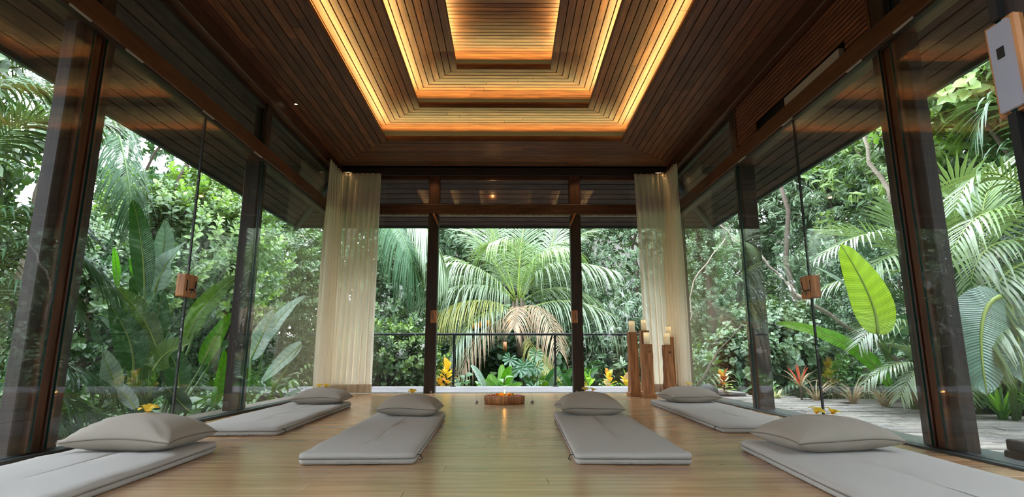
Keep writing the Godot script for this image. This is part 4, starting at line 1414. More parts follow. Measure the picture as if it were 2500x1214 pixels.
func build_background() -> void:
	# the forest, back to front: x, ground z, crown radii, crown height, twig, count, size, colours
	var far := [
		[-13, -17, 4.2, 2.0, 1.4, "rosette"], [-9.5, -20, 4.0, 2.2, 1.8, "fine"], [-4.5, -20, 4.0, 3.6, 3.2, "small"], [-1.5, -19.5, 3.6, 3.4, 3.4, "rosette"], [1.0, -22, 4.2, 4.2, 4.8, "fine"], [5.5, -21, 4.4, 4.4, 5.2, "fine"],
		[10.0, -19, 4.4, 4.4, 5.6, "fine"], [14.0, -15, 4.4, 4.4, 5.6, "small"], [16.0, -9, 4.2, 4.4, 5.4, "fine"], [-16, -11, 4.2, 2.2, 1.4, "rosette"], [13.5, -4.0, 4.0, 4.2, 5.0, "fine"], [-14, -5, 4.0, 3.6, 4.2, "small"]]
	far.append_array([[-7.5, 3.0, 3.4, 4.4, 2.8, "small"], [-4.4, 6.0, 3.4, 4.8, 2.8, "rosette"], [0.2, 7.0, 3.4, 5.0, 2.8, "fine"], [4.8, 6.0, 3.4, 4.8, 2.8, "small"], [7.8, 3.0, 3.4, 4.4, 2.8, "rosette"]])  # unseen trees added behind the camera to darken reflections and cut room light
	var place := ["far left behind the banana plants", "left of the left curtain", "behind the left curtain", "behind the left rear post", "behind the coconut palm", "behind the right curtain", "right of the right curtain", "behind the forked trunk", "behind the near right post", "behind the near left post", "at the far right edge", "at the far left edge", "added behind the camera on the left to cut sky light", "added behind the camera, left of the opening, to cut sky light", "added straight behind the camera to cut sky light", "added behind the camera, right of the opening, to cut sky light", "added behind the camera on the right to cut sky light"]
	for i in far.size():
		var f: Array = far[i]
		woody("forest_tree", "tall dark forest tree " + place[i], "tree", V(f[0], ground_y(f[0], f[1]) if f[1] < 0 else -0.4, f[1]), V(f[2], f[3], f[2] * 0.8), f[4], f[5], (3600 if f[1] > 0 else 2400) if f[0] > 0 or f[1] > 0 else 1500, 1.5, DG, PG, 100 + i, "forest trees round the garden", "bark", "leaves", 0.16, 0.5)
	var rows := [
		# left
		["shrub", "dense glossy shrub with fresh light leaves, beyond the rear bay of the left wall", -5.6, -11.0, 1.9, 2.2, 2.2, "rosette", 1500, 1.0, MG, LG],
		["shrub", "tall leafy shrub with bright young leaves, right of the left door lock", -5.3, -8.9, 1.5, 1.5, 1.9, "rosette", 1300, 0.95, MG, YG],
		["tree", "loose small-leaved tree with sky showing through, high behind the banana plants", -7.6, -10.0, 2.6, 2.0, 4.0, "small", 900, 1.5, DG, MG],
		["shrub", "dark glossy shrub low behind the banana plants", -6.2, -7.6, 1.6, 1.3, 1.1, "rosette", 1100, 0.95, DG, LG],
		["shrub", "low dark shrub at the back of the left garden, left of the banana plants", -9.6, -7.4, 1.8, 1.5, 0.6, "small", 1300, 1.2, DG, LG],
		["shrub", "low dark shrub at the back of the left garden, right of the banana plants", -8.2, -12.0, 2.2, 1.9, 0.8, "rosette", 1400, 1.2, DG, LG],
		["shrub", "dark tall shrub standing behind the pale banana plant at the left curtain", -7.0, -14.0, 2.6, 2.6, 1.6, "rosette", 1700, 1.2, DG, LG],
		["shrub", "low light shrub seen under the dark palm fronds at the far left", -8.2, -4.6, 1.6, 1.3, 0.8, "small", 1100, 1.2, MG, YG],
		["tree", "dark small-leaved tree behind the near left post", -7.4, -5.6, 1.9, 2.0, 3.2, "broad", 700, 0.9, DG, LG],
		["shrub", "sunlit light green shrub low at the far left", -6.0, -4.4, 1.2, 1.0, 0.9, "small", 900, 1.2, LG, YG],
		["tree", "dark broad-leaved tree at the far left edge of the view", -7.0, -3.4, 1.7, 2.0, 3.0, "broad", 650, 0.95, DG, LG],
		# back, left of the palm
		["shrub", "tall rosette-leaved shrub just left of the left rear post, behind the railing", -2.7, -11.6, 1.15, 1.75, 1.1, "rosette", 1500, 0.85, MG, LG],
		["shrub", "low glossy shrub with lime young leaves behind the left part of the railing", -2.2, -10.4, 0.9, 0.55, 0.45, "rosette", 700, 0.8, MG, YG],
		["tree", "shaded tree behind the left side of the coconut palm", -4.0, -15.5, 2.2, 2.6, 3.0, "rosette", 1500, 1.1, DG, MG],
		["tree", "pale fine-leaved tree high behind the crown of the coconut palm", 0.0, -17.0, 3.0, 2.6, 3.4, "fine", 1700, 1.3, MG, PG],
		["shrub", "shadowed shrub behind the trunk of the coconut palm", 0.3, -14.2, 2.4, 1.0, 0.6, "broad", 900, 0.9, DG, MG],
		# back, right of the palm
		["tree", "creeper-covered tree right of the right rear post", 3.4, -14.8, 2.0, 2.6, 2.8, "small", 2000, 1.15, MG, PG],
		["shrub", "tangled fine-leaved shrub behind the candle stands", 3.0, -12.6, 1.5, 1.1, 0.6, "fine", 1000, 1.0, DG, PG],
		# right
		["tree", "slender forest tree hung with creepers, right of the right curtain", 5.6, -13.4, 1.8, 2.6, 3.4, "fine", 1700, 1.0, MG, PG],
		["tree", "grey-green fine-leaved tree behind the right door lock", 8.0, -12.6, 2.2, 2.8, 3.6, "fine", 1700, 1.1, MG, PG],
		["tree", "bright fine-leaved tree below the right eave", 8.0, -9.6, 2.0, 1.8, 3.9, "fine", 1300, 1.0, MG, YG],
		["shrub", "dim shrub behind the bright single leaf on the right", 6.6, -9.0, 1.5, 1.3, 0.9, "small", 1300, 1.0, DG, MG],
		["shrub", "hazy shrub beside the path beyond the right rear post", 5.0, -10.6, 1.2, 0.9, 0.5, "broad", 650, 0.7, MG, PG],
		["shrub", "low mixed shrub at the far end of the stone path", 4.1, -9.8, 0.7, 0.45, 0.3, "broad", 320, 0.6, MG, LG],
		["tree", "light green large-leaved tree in the top right of the view", 6.9, -6.6, 1.7, 1.4, 3.6, "broad", 1100, 0.85, LG, YG],
		["tree", "light green broad-leaved tree right of the near right post", 7.2, -4.6, 1.7, 1.7, 3.3, "broad", 1300, 0.85, LG, YG],
		["tree", "broad-leaved tree at the far right edge of the view", 6.8, -2.6, 1.6, 1.9, 2.6, "broad", 1000, 0.85, MG, YG],
		["tree", "second row broad-leaved tree behind the near right post", 9.4, -5.4, 2.4, 2.6, 3.8, "broad", 1600, 1.0, MG, LG],
		["tree", "tall dim tree closing the gap behind the forked pale trunk", 10.6, -8.2, 2.8, 3.0, 4.4, "broad", 2400, 1.1, DG, MG],
		["tree", "tall grey-green tree closing the gap above the right door lock", 10.5, -13.2, 2.8, 3.0, 4.4, "fine", 2400, 1.3, DG, PG],
		["shrub", "shadowed shrub behind the palms right of the near right post", 6.6, -5.4, 1.3, 1.4, 0.9, "bamboo", 900, 1.0, DG, MG]]
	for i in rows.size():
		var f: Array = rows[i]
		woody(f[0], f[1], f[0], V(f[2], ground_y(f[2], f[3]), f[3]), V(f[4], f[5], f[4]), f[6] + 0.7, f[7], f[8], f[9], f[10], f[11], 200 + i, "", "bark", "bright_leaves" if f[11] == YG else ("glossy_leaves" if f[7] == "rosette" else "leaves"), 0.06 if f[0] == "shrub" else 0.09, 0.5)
	# thin bare trunks
	var trunks := [
		["slender pale forked tree trunk below the right eave", [[V(5.6, -0.2, -7.6), V(5.5, 2.7, -7.6), 0.06], [V(5.5, 2.6, -7.6), V(5.2, 3.7, -7.6), 0.04], [V(5.5, 2.65, -7.6), V(5.75, 3.8, -7.6), 0.035]], "pale_bark"],
		["thin leaning trunk beside the forked trunk, left of the near right post", [[V(5.9, -0.2, -7.0), V(5.45, 3.6, -7.0), 0.045], [V(5.8, 1.6, -7.0), V(6.3, 2.9, -7.2), 0.025]], "bark"],
		["crooked pale branch leaning down to the right, left of the right door lock", [[V(3.72, 1.95, -8.0), V(3.98, 1.5, -7.8), 0.022], [V(3.98, 1.52, -7.8), V(4.06, 1.3, -7.7), 0.026], [V(4.05, 1.32, -7.7), V(4.9, 0.6, -7.3), 0.032], [V(4.85, 0.65, -7.3), V(5.6, -0.2, -7.2), 0.04], [V(3.3, 2.5, -8.4), V(3.74, 1.93, -8.0), 0.014]], "pale_bark"],
		["dark creeper-clad trunk right of the right curtain", [[V(3.9, -0.4, -10.6), V(3.75, 3.4, -10.6), 0.09], [V(4.15, -0.4, -10.8), V(4.3, 3.4, -10.8), 0.06]], "bark"],
		["straight dark trunk between the right rear post and the door lock", [[V(5.6, -0.4, -10.6), V(5.4, 4.2, -10.6), 0.07]], "bark"],
		["thin arched vine stem right of the right curtain", [[V(3.0, 0.2, -9.6), V(3.3, 1.8, -9.7), 0.018], [V(3.3, 1.78, -9.7), V(4.0, 2.6, -9.9), 0.016]], "pale_bark"],
		["leaning thin stem crossing low right of the right curtain", [[V(2.9, -0.1, -9.0), V(3.9, 1.0, -9.2), 0.018]], "bark"],
		["dark bent branch high behind the banana plants, against the sky", [[V(-5.9, 0.5, -8.4), V(-5.3, 3.1, -8.5), 0.06], [V(-5.3, 3.05, -8.5), V(-5.15, 3.6, -8.5), 0.05], [V(-5.35, 2.9, -8.5), V(-6.6, 3.4, -8.6), 0.03]], "bark"]]
	for i in trunks.size():
		var t := part("bare_trunk", stems_mesh(trunks[i][1], 300 + i), M[trunks[i][2]], self)
		tag(t, trunks[i][0], "trunk")
	var creep := thing("creeper", "leafy creeper wrapped round the dark trunk right of the right curtain", "creeper", V(3.9, 0, -10.6))
	spread_leaves("vine_leaves", creep, twig["small"], M.leaves, V(0, 1.5, 0), V(0.42, 2.1, 0.4), 700, 0.9, MG, PG, 331, 0.6, 0.5)

# ------------------------------------------------------------------ garden: left side
func build_left_plants() -> void:
	var root := V(-3.25, -0.6, -5.2)
	var b := thing("banana_plant", "large clump of banana-like plants with broad upright leaves beyond the left glass", "plant", root)
	var leaves := [
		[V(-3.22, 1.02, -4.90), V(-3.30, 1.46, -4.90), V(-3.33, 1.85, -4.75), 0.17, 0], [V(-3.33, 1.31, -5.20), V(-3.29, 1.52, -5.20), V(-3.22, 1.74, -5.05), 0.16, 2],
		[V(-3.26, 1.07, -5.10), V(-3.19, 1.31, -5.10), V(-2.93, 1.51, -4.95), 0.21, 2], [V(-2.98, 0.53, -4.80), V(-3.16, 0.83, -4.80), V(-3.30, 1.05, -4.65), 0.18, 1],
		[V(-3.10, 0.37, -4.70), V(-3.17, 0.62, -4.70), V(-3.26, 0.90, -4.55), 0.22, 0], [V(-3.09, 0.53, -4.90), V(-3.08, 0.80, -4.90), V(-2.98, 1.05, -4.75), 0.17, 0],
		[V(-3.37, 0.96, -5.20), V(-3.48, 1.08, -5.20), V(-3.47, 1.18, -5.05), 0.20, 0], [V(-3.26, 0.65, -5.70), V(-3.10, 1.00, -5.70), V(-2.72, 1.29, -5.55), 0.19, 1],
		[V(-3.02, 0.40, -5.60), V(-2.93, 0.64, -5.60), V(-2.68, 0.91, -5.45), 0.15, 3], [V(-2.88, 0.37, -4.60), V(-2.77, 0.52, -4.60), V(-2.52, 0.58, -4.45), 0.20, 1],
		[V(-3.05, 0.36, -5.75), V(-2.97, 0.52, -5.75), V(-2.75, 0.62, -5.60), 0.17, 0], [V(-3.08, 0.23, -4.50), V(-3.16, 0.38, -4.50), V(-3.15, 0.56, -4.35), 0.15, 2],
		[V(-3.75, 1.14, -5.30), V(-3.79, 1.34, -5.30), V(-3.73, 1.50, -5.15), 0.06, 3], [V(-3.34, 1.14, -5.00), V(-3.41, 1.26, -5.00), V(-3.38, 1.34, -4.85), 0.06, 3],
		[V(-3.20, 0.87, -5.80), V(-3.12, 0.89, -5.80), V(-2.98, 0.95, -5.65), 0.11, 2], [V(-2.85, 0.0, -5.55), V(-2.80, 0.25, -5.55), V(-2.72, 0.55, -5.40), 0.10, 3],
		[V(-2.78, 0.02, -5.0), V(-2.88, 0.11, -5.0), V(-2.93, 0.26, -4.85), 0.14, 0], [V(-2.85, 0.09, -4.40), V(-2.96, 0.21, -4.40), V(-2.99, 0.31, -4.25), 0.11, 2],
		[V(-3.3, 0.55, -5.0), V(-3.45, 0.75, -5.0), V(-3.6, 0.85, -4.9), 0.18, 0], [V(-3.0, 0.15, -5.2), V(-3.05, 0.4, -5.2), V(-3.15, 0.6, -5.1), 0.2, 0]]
	for i in leaves.size():
		var l: Array = leaves[i]
		big_leaf(b, root, l[0], l[1], l[2], l[3] * 1.1, l[4], 400 + i)
	var root2 := V(-3.3, -0.6, -7.3)
	var b2 := thing("banana_plant", "pale banana plant with drooping leaves beside the left curtain", "plant", root2)
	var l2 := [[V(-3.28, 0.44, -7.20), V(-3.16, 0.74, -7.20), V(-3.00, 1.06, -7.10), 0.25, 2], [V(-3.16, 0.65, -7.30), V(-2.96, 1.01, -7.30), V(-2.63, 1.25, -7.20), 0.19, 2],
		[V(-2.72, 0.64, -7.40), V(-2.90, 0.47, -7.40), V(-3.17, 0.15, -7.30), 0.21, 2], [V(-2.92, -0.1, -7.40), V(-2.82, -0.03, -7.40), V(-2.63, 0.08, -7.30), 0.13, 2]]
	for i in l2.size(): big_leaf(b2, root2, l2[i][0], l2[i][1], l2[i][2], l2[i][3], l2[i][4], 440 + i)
	# feather palms close to the glass on the far left
	var pr := V(-4.45, -0.6, -4.1)
	var p := thing("feather_palm", "dark feather palm with drooping fronds pressed close to the left glass", "palm", pr)
	part("trunk", stems_mesh([[V(0, 0, 0), V(0.1, 1.2, 0.05), 0.06], [V(0.1, 1.2, 0.05), V(0.15, 2.3, 0.0), 0.05]], 5), M.palm_bark, p)
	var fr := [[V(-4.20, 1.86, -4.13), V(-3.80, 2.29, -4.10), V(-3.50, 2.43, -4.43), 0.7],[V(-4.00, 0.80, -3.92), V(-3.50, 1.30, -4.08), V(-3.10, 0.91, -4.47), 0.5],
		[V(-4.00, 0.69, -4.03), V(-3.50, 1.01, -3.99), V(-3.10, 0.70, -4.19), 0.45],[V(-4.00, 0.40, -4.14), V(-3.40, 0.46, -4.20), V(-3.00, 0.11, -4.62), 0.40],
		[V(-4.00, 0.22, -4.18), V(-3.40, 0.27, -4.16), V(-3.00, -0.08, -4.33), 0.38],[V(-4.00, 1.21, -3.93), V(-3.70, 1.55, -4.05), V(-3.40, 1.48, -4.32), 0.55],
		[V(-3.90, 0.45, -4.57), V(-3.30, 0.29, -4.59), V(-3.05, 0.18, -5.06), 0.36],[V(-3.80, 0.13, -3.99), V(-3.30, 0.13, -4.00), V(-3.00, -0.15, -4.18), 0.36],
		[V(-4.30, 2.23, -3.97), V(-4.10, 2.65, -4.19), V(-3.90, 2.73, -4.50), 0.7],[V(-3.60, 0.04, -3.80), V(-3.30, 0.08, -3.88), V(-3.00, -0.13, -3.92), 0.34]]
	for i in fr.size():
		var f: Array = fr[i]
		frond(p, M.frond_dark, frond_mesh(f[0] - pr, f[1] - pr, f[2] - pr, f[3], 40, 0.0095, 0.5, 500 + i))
	var cr := V(-5.4, -0.6, -6.2)
	var c := thing("coconut_palm", "coconut palm whose single long frond hangs down from under the left eave", "palm", cr)
	part("trunk", stems_mesh([[V(0, 0, 0), V(0.2, 2.4, 0.2), 0.12], [V(0.2, 2.4, 0.2), V(0.3, 4.6, 0.3), 0.10]], 6), M.palm_bark, c)
	frond(c, M.frond_dark, frond_mesh(V(0.3, 4.6, 0.3), V(-4.12, 2.95, -5.40) - cr, V(-3.62, 1.75, -5.20) - cr, 0.55, 80, 0.008, 0.9, 520, 0.25))
	frond(c, M.frond_dark, frond_mesh(V(0.3, 4.6, 0.3), V(-5.6, 4.4, -5.0) - cr, V(-5.3, 3.2, -4.2) - cr, 0.8, 70, 0.012, 0.9, 521))  # dark colour paints in the backlit look of this high frond
	frond(c, M.frond_dark, frond_mesh(V(0.3, 4.6, 0.3), V(-6.2, 4.6, -6.4) - cr, V(-7.0, 3.6, -6.4) - cr, 0.8, 70, 0.012, 0.9, 522))

# ------------------------------------------------------------------ garden: behind the deck
func build_coconut() -> void:
	var root := V(0.42, -0.75, -12.0)
	var p := thing("coconut_palm", "young coconut palm with wide arching fronds in the middle of the view behind the deck", "palm", root)
	part("trunk", stems_mesh([[V(0, -0.1, 0), V(-0.12, 1.2, 0), 0.13], [V(-0.12, 1.2, 0), V(-0.2, 2.3, 0), 0.11]], 8), M.palm_bark, p)
	var fibre := begin(true)
	for k in 7:
		var a := k * 0.9
		tube_into(fibre, [V(-0.2 + cos(a) * 0.06, 1.95, sin(a) * 0.06), V(-0.2 + cos(a) * 0.13, 2.2, sin(a) * 0.13), V(-0.2 + cos(a) * 0.10, 2.45, sin(a) * 0.10)], [0.04, 0.05, 0.015], 7)
	part("leaf_sheaths", done(fibre), M.palm_bark, p)
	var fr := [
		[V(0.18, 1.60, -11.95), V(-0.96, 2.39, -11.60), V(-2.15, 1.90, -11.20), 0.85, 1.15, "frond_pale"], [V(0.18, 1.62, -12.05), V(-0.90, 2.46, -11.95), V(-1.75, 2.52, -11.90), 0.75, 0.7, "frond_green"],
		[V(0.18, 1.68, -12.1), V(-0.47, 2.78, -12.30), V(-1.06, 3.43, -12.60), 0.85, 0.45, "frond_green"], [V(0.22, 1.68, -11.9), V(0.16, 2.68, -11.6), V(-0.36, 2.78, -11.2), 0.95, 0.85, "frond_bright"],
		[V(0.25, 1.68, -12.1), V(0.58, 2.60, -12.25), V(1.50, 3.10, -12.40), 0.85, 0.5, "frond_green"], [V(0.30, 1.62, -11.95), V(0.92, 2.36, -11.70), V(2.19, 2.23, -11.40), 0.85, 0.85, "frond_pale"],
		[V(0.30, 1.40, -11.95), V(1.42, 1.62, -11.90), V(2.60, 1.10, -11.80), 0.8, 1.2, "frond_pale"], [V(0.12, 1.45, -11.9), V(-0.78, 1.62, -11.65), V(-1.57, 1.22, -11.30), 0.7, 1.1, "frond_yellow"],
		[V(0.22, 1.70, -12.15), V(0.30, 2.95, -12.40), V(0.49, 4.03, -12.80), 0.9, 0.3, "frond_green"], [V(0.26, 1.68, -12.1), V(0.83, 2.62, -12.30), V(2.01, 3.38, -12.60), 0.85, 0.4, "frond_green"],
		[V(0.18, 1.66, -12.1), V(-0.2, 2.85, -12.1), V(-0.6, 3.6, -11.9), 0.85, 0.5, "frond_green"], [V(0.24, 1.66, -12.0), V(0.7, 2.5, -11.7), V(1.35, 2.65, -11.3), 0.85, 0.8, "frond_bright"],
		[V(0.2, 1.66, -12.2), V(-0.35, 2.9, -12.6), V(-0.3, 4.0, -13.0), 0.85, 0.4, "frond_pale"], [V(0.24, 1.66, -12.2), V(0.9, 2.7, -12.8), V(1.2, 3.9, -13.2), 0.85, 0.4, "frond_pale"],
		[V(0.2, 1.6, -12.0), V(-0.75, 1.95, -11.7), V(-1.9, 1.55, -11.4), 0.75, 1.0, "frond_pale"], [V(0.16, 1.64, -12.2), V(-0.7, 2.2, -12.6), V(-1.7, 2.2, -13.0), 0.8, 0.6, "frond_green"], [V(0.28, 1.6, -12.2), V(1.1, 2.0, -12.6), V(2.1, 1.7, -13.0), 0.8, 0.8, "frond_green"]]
	for i in fr.size():
		var f: Array = fr[i]
		frond(p, M[f[5]], frond_mesh(f[0] - root, f[1] - root, f[2] - root, f[3] * 1.35, 68, 0.0082, f[4] * 0.9, 600 + i, 0.1))
	var dead := [
		[V(0.28, 1.47, -11.9), V(0.74, 1.38, -11.45), V(1.00, 0.56, -10.95), 0.5, "frond_dead"], [V(0.12, 1.42, -11.9), V(-0.60, 1.28, -11.50), V(-1.16, 0.47, -11.00), 0.5, "frond_pale"],
		[V(0.10, 1.30, -11.85), V(-0.62, 0.86, -11.45), V(-1.06, -0.1, -10.95), 0.42, "frond_dead"], [V(0.38, 0.9, -11.8), V(0.64, 0.50, -11.40), V(0.95, 0.02, -10.85), 0.36, "frond_yellow"],
		[V(0.18, 1.46, -11.8), V(0.20, 1.42, -11.4), V(0.10, 1.0, -11.0), 0.42, "frond_dead"]]
	for i in dead.size():
		var f: Array = dead[i]
		var o := frond(p, M[f[4]], frond_mesh(f[0] - root, f[1] - root, f[2] - root, f[3] * 1.6, 40, 0.008, 0.95, 630 + i, 0.08))
		o.set_meta("label", "withered hanging frond" if f[4] == "frond_dead" else "old drooping frond")
	for k in 4:
		var q: Vector3 = [V(-0.60, 1.12, -11.75), V(-0.70, 1.08, -11.7), V(-0.42, 1.15, -11.8), V(0.02, 1.2, -11.8)][k] - root
		part("coconut", lathe([Vector2(0, -0.07), Vector2(0.04, -0.055), Vector2(0.06, 0), Vector2(0.045, 0.05), Vector2(0, 0.075)], 12), M.coconut, p, q)
	# tall palm at the back left, only two hanging fronds of which show
	var r2 := V(-3.6, -0.75, -11.8)
	var p2 := thing("coconut_palm", "tall coconut palm whose dark fronds hang between the left curtain and the left rear post", "palm", r2)
	part("trunk", stems_mesh([[V(0, 0, 0), V(0.1, 2.6, 0), 0.15], [V(0.1, 2.6, 0), V(0.3, 5.2, 0.2), 0.12]], 9), M.palm_bark, p2)
	frond(p2, M.frond_dark, frond_mesh(V(0.3, 5.1, 0.2), V(-2.15, 2.95, -10.2) - r2, V(-1.70, 1.95, -10.0) - r2, 0.85, 90, 0.013, 1.2, 640, 0.3))
	frond(p2, M.frond_pale, frond_mesh(V(0.3, 5.2, 0.2), V(-1.85, 3.2, -10.9) - r2, V(-1.30, 2.25, -10.8) - r2, 0.85, 90, 0.013, 1.2, 641, 0.3))
	frond(p2, M.frond_green, frond_mesh(V(0.3, 5.2, 0.2), V(-4.6, 5.2, -11.8) - r2, V(-5.6, 4.2, -11.6) - r2, 0.85, 70, 0.013, 1.0, 642, 0.2))
	var ch := thing("wind_chime", "brown bamboo tube hanging from a frond in front of the palm trunk", "wind chime", V(-0.057, 0.57, -10.9))
	part("tube", lathe([Vector2(0.028, 0.0), Vector2(0.036, 0.0), Vector2(0.036, 0.17), Vector2(0.0, 0.172)], 12), M.stand_y, ch)
	part("cord", rod(V(0, 0.17, 0), V(0.02, 0.72, -0.1), 0.003, 5), M.bark, ch)

func croton(label: String, at: Vector3, h: float, n: int, w: float, l: float, tones: Array, sd: int) -> void:
	var t := thing("croton_plant", label, "plant", at)
	var r := RandomNumberGenerator.new()
	r.seed = sd
	part("stem", rod(V(0, -0.05, 0), V(0, h * 0.8, 0), 0.012, 6), M.bark, t)
	for i in n:
		var u := (i + 0.5) / n
		var a := i * 2.4 + r.randf_range(-0.3, 0.3)
		var e := lerpf(0.1, 1.25, u * u) + r.randf_range(-0.15, 0.15)
		var d := V(cos(a) * cos(e), sin(e), sin(a) * cos(e))
		var p := V(0, h * 0.85 * u, 0) + d * 0.03
		var ll := l * r.randf_range(0.75, 1.15) * lerpf(1.0, 0.8, u)
		var q := p + d * ll - V(0, ll * 0.22 * cos(e), 0)
		var m := (p + q) * 0.5 + V(0, ll * 0.1, 0)
		var bm := blade_mesh(p, m, q, w * r.randf_range(0.8, 1.15), (Vector3.UP - d * 0.2).normalized(), sd + i, 0.3)
		part("leaf", bm[0], M[tones[r.randi_range(0, tones.size() - 1)]], t)

func build_back_plants() -> void:
	croton("upright yellow croton just right of the left rear post, behind the railing", V(-1.07, -0.35, -9.9), 0.72, 34, 0.085, 0.24, ["croton_yellow", "croton_gold", "croton_yellow"], 700)
	croton("second yellow croton, low and partly hidden by the left rear post", V(-1.25, -0.5, -10.3), 0.6, 22, 0.08, 0.22, ["croton_gold", "croton_yellow"], 710)
	croton("green and yellow croton right of the right rear post", V(1.42, -0.4, -10.0), 0.5, 22, 0.09, 0.24, ["croton_green", "croton_yellow", "croton_green"], 720)
	croton("mixed yellow and cream croton left of the candle stands", V(1.78, -0.4, -10.0), 0.58, 30, 0.10, 0.24, ["croton_yellow", "croton_gold", "croton_pink", "croton_green", "croton_cream"], 730)
	croton("cream and lime croton right behind the tallest candle stand", V(2.12, -0.4, -10.1), 0.52, 26, 0.10, 0.24, ["croton_green", "croton_cream", "croton_yellow", "croton_pink"], 740)
	croton("rust and cream croton beside the path, right of the right curtain", V(2.96, -0.08, -7.75), 0.33, 26, 0.075, 0.17, ["croton_rust", "croton_gold", "croton_cream", "croton_rust", "croton_green"], 750)
	# monstera climbing at the foot of the palm, and other big-leaved plants behind the railing
	var root := V(0.25, -0.75, -11.0)
	var m := thing("monstera_plant", "dark green split-leaved plant at the foot of the coconut palm", "plant", root)
	var r := RandomNumberGenerator.new()
	r.seed = 33
	for k in 16:
		var at := V(r.randf_range(-0.4, 0.5), r.randf_range(0.35, 1.35), r.randf_range(-0.1, 0.45))
		var face := V(r.randf_range(-0.4, 0.4), 0.5, 1.0).normalized()
		part("leaf", monstera_mesh(r.randf_range(0.14, 0.2), 800 + k), M.monstera_green, m, at).basis = Basis.looking_at(-face, Vector3.UP) * Basis(Vector3.BACK, r.randf_range(-0.7, 0.7))
		part("leaf_stalk", rod(V(0.05, 0.0, -0.1), at + V(0, 0, -0.02), 0.006, 5), M.frond_dark, m)
	for k in 5:
		var base := V([-0.35, -0.15, 0.62, 0.95, 1.25][k], -0.75, [-11.0, -10.6, -10.7, -11.2, -10.6][k])
		var t := thing("ginger_plant", ["broad pale-leaved ginger left of the palm trunk", "upright lime-leaved ginger below the hanging bamboo tube", "broad-leaved ginger right of the palm trunk", "pale ginger near the right railing post", "low ginger left of the right rear post"][k], "plant", base)
		for i in 7:
			var a := i * 0.95 + k
			var d := V(cos(a), 0, sin(a))
			var h := r.randf_range(0.5, 1.05)
			var p0 := base + V(0, h * 0.5, 0) + d * 0.06
			var p2 := base + d * r.randf_range(0.25, 0.5) + V(0, h * 1.05, 0)
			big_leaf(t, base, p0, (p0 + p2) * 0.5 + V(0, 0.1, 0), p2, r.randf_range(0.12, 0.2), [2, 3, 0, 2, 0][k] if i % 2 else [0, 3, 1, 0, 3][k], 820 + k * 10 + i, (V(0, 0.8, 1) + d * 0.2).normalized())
	var bo := thing("boulder", "dark rounded boulder outside the foot of the right curtain", "boulder", V(2.72, -0.1, -7.72))
	part("stone", lathe([Vector2(0, 0), Vector2(0.12, 0.0), Vector2(0.15, 0.07), Vector2(0.13, 0.14), Vector2(0.07, 0.19), Vector2(0, 0.205)], 14), M.boulder, bo)

func monstera_mesh(l: float, sd: int) -> ArrayMesh:   # split heart-shaped leaf in the xy plane, tip down, facing -z
	var r := RandomNumberGenerator.new()
	r.seed = sd
	var st := begin()
	for s in [-1.0, 1.0]:
		var n := 5
		for i in n:
			var a0 := lerpf(0.15, 2.75, float(i) / n)
			var a1 := lerpf(0.15, 2.75, (i + 0.82) / n)
			var mid := (a0 + a1) / 2
			var rad := l * lerpf(1.25, 0.8, float(i) / n)
			var o := V(0, -0.25 * l * (1.0 - float(i) / n), 0)
			var bend := 0.16 * rad
			var p := [o, o + V(s * sin(a0) * rad * 0.75, -cos(a0) * rad * 0.75, bend * 0.5), o + V(s * sin(mid) * rad, -cos(mid) * rad, bend), o + V(s * sin(a1) * rad * 0.8, -cos(a1) * rad * 0.8, bend * 0.6)]
			quad(st, p[0], p[1], p[2], p[3])
	return done(st)

# ------------------------------------------------------------------ garden: right side
func palm(label: String, root: Vector3, trunks: Array, fronds: Array, l: float, n: int, w: float, sd: int) -> void:
	var t := thing("feather_palm", label, "palm", root)
	var spec := []
	for q in trunks: spec.append([q[0] - root, q[1] - root, q[2]])
	part("trunk", stems_mesh(spec, sd), M.palm_bark, t)
	for i in fronds.size():
		var f: Array = fronds[i]
		frond(t, M[f[5]], frond_mesh(f[0] - root, f[1] - root, f[2] - root, l * f[3], n, w * 0.85, f[4] * 0.5, sd + i, 0.16))

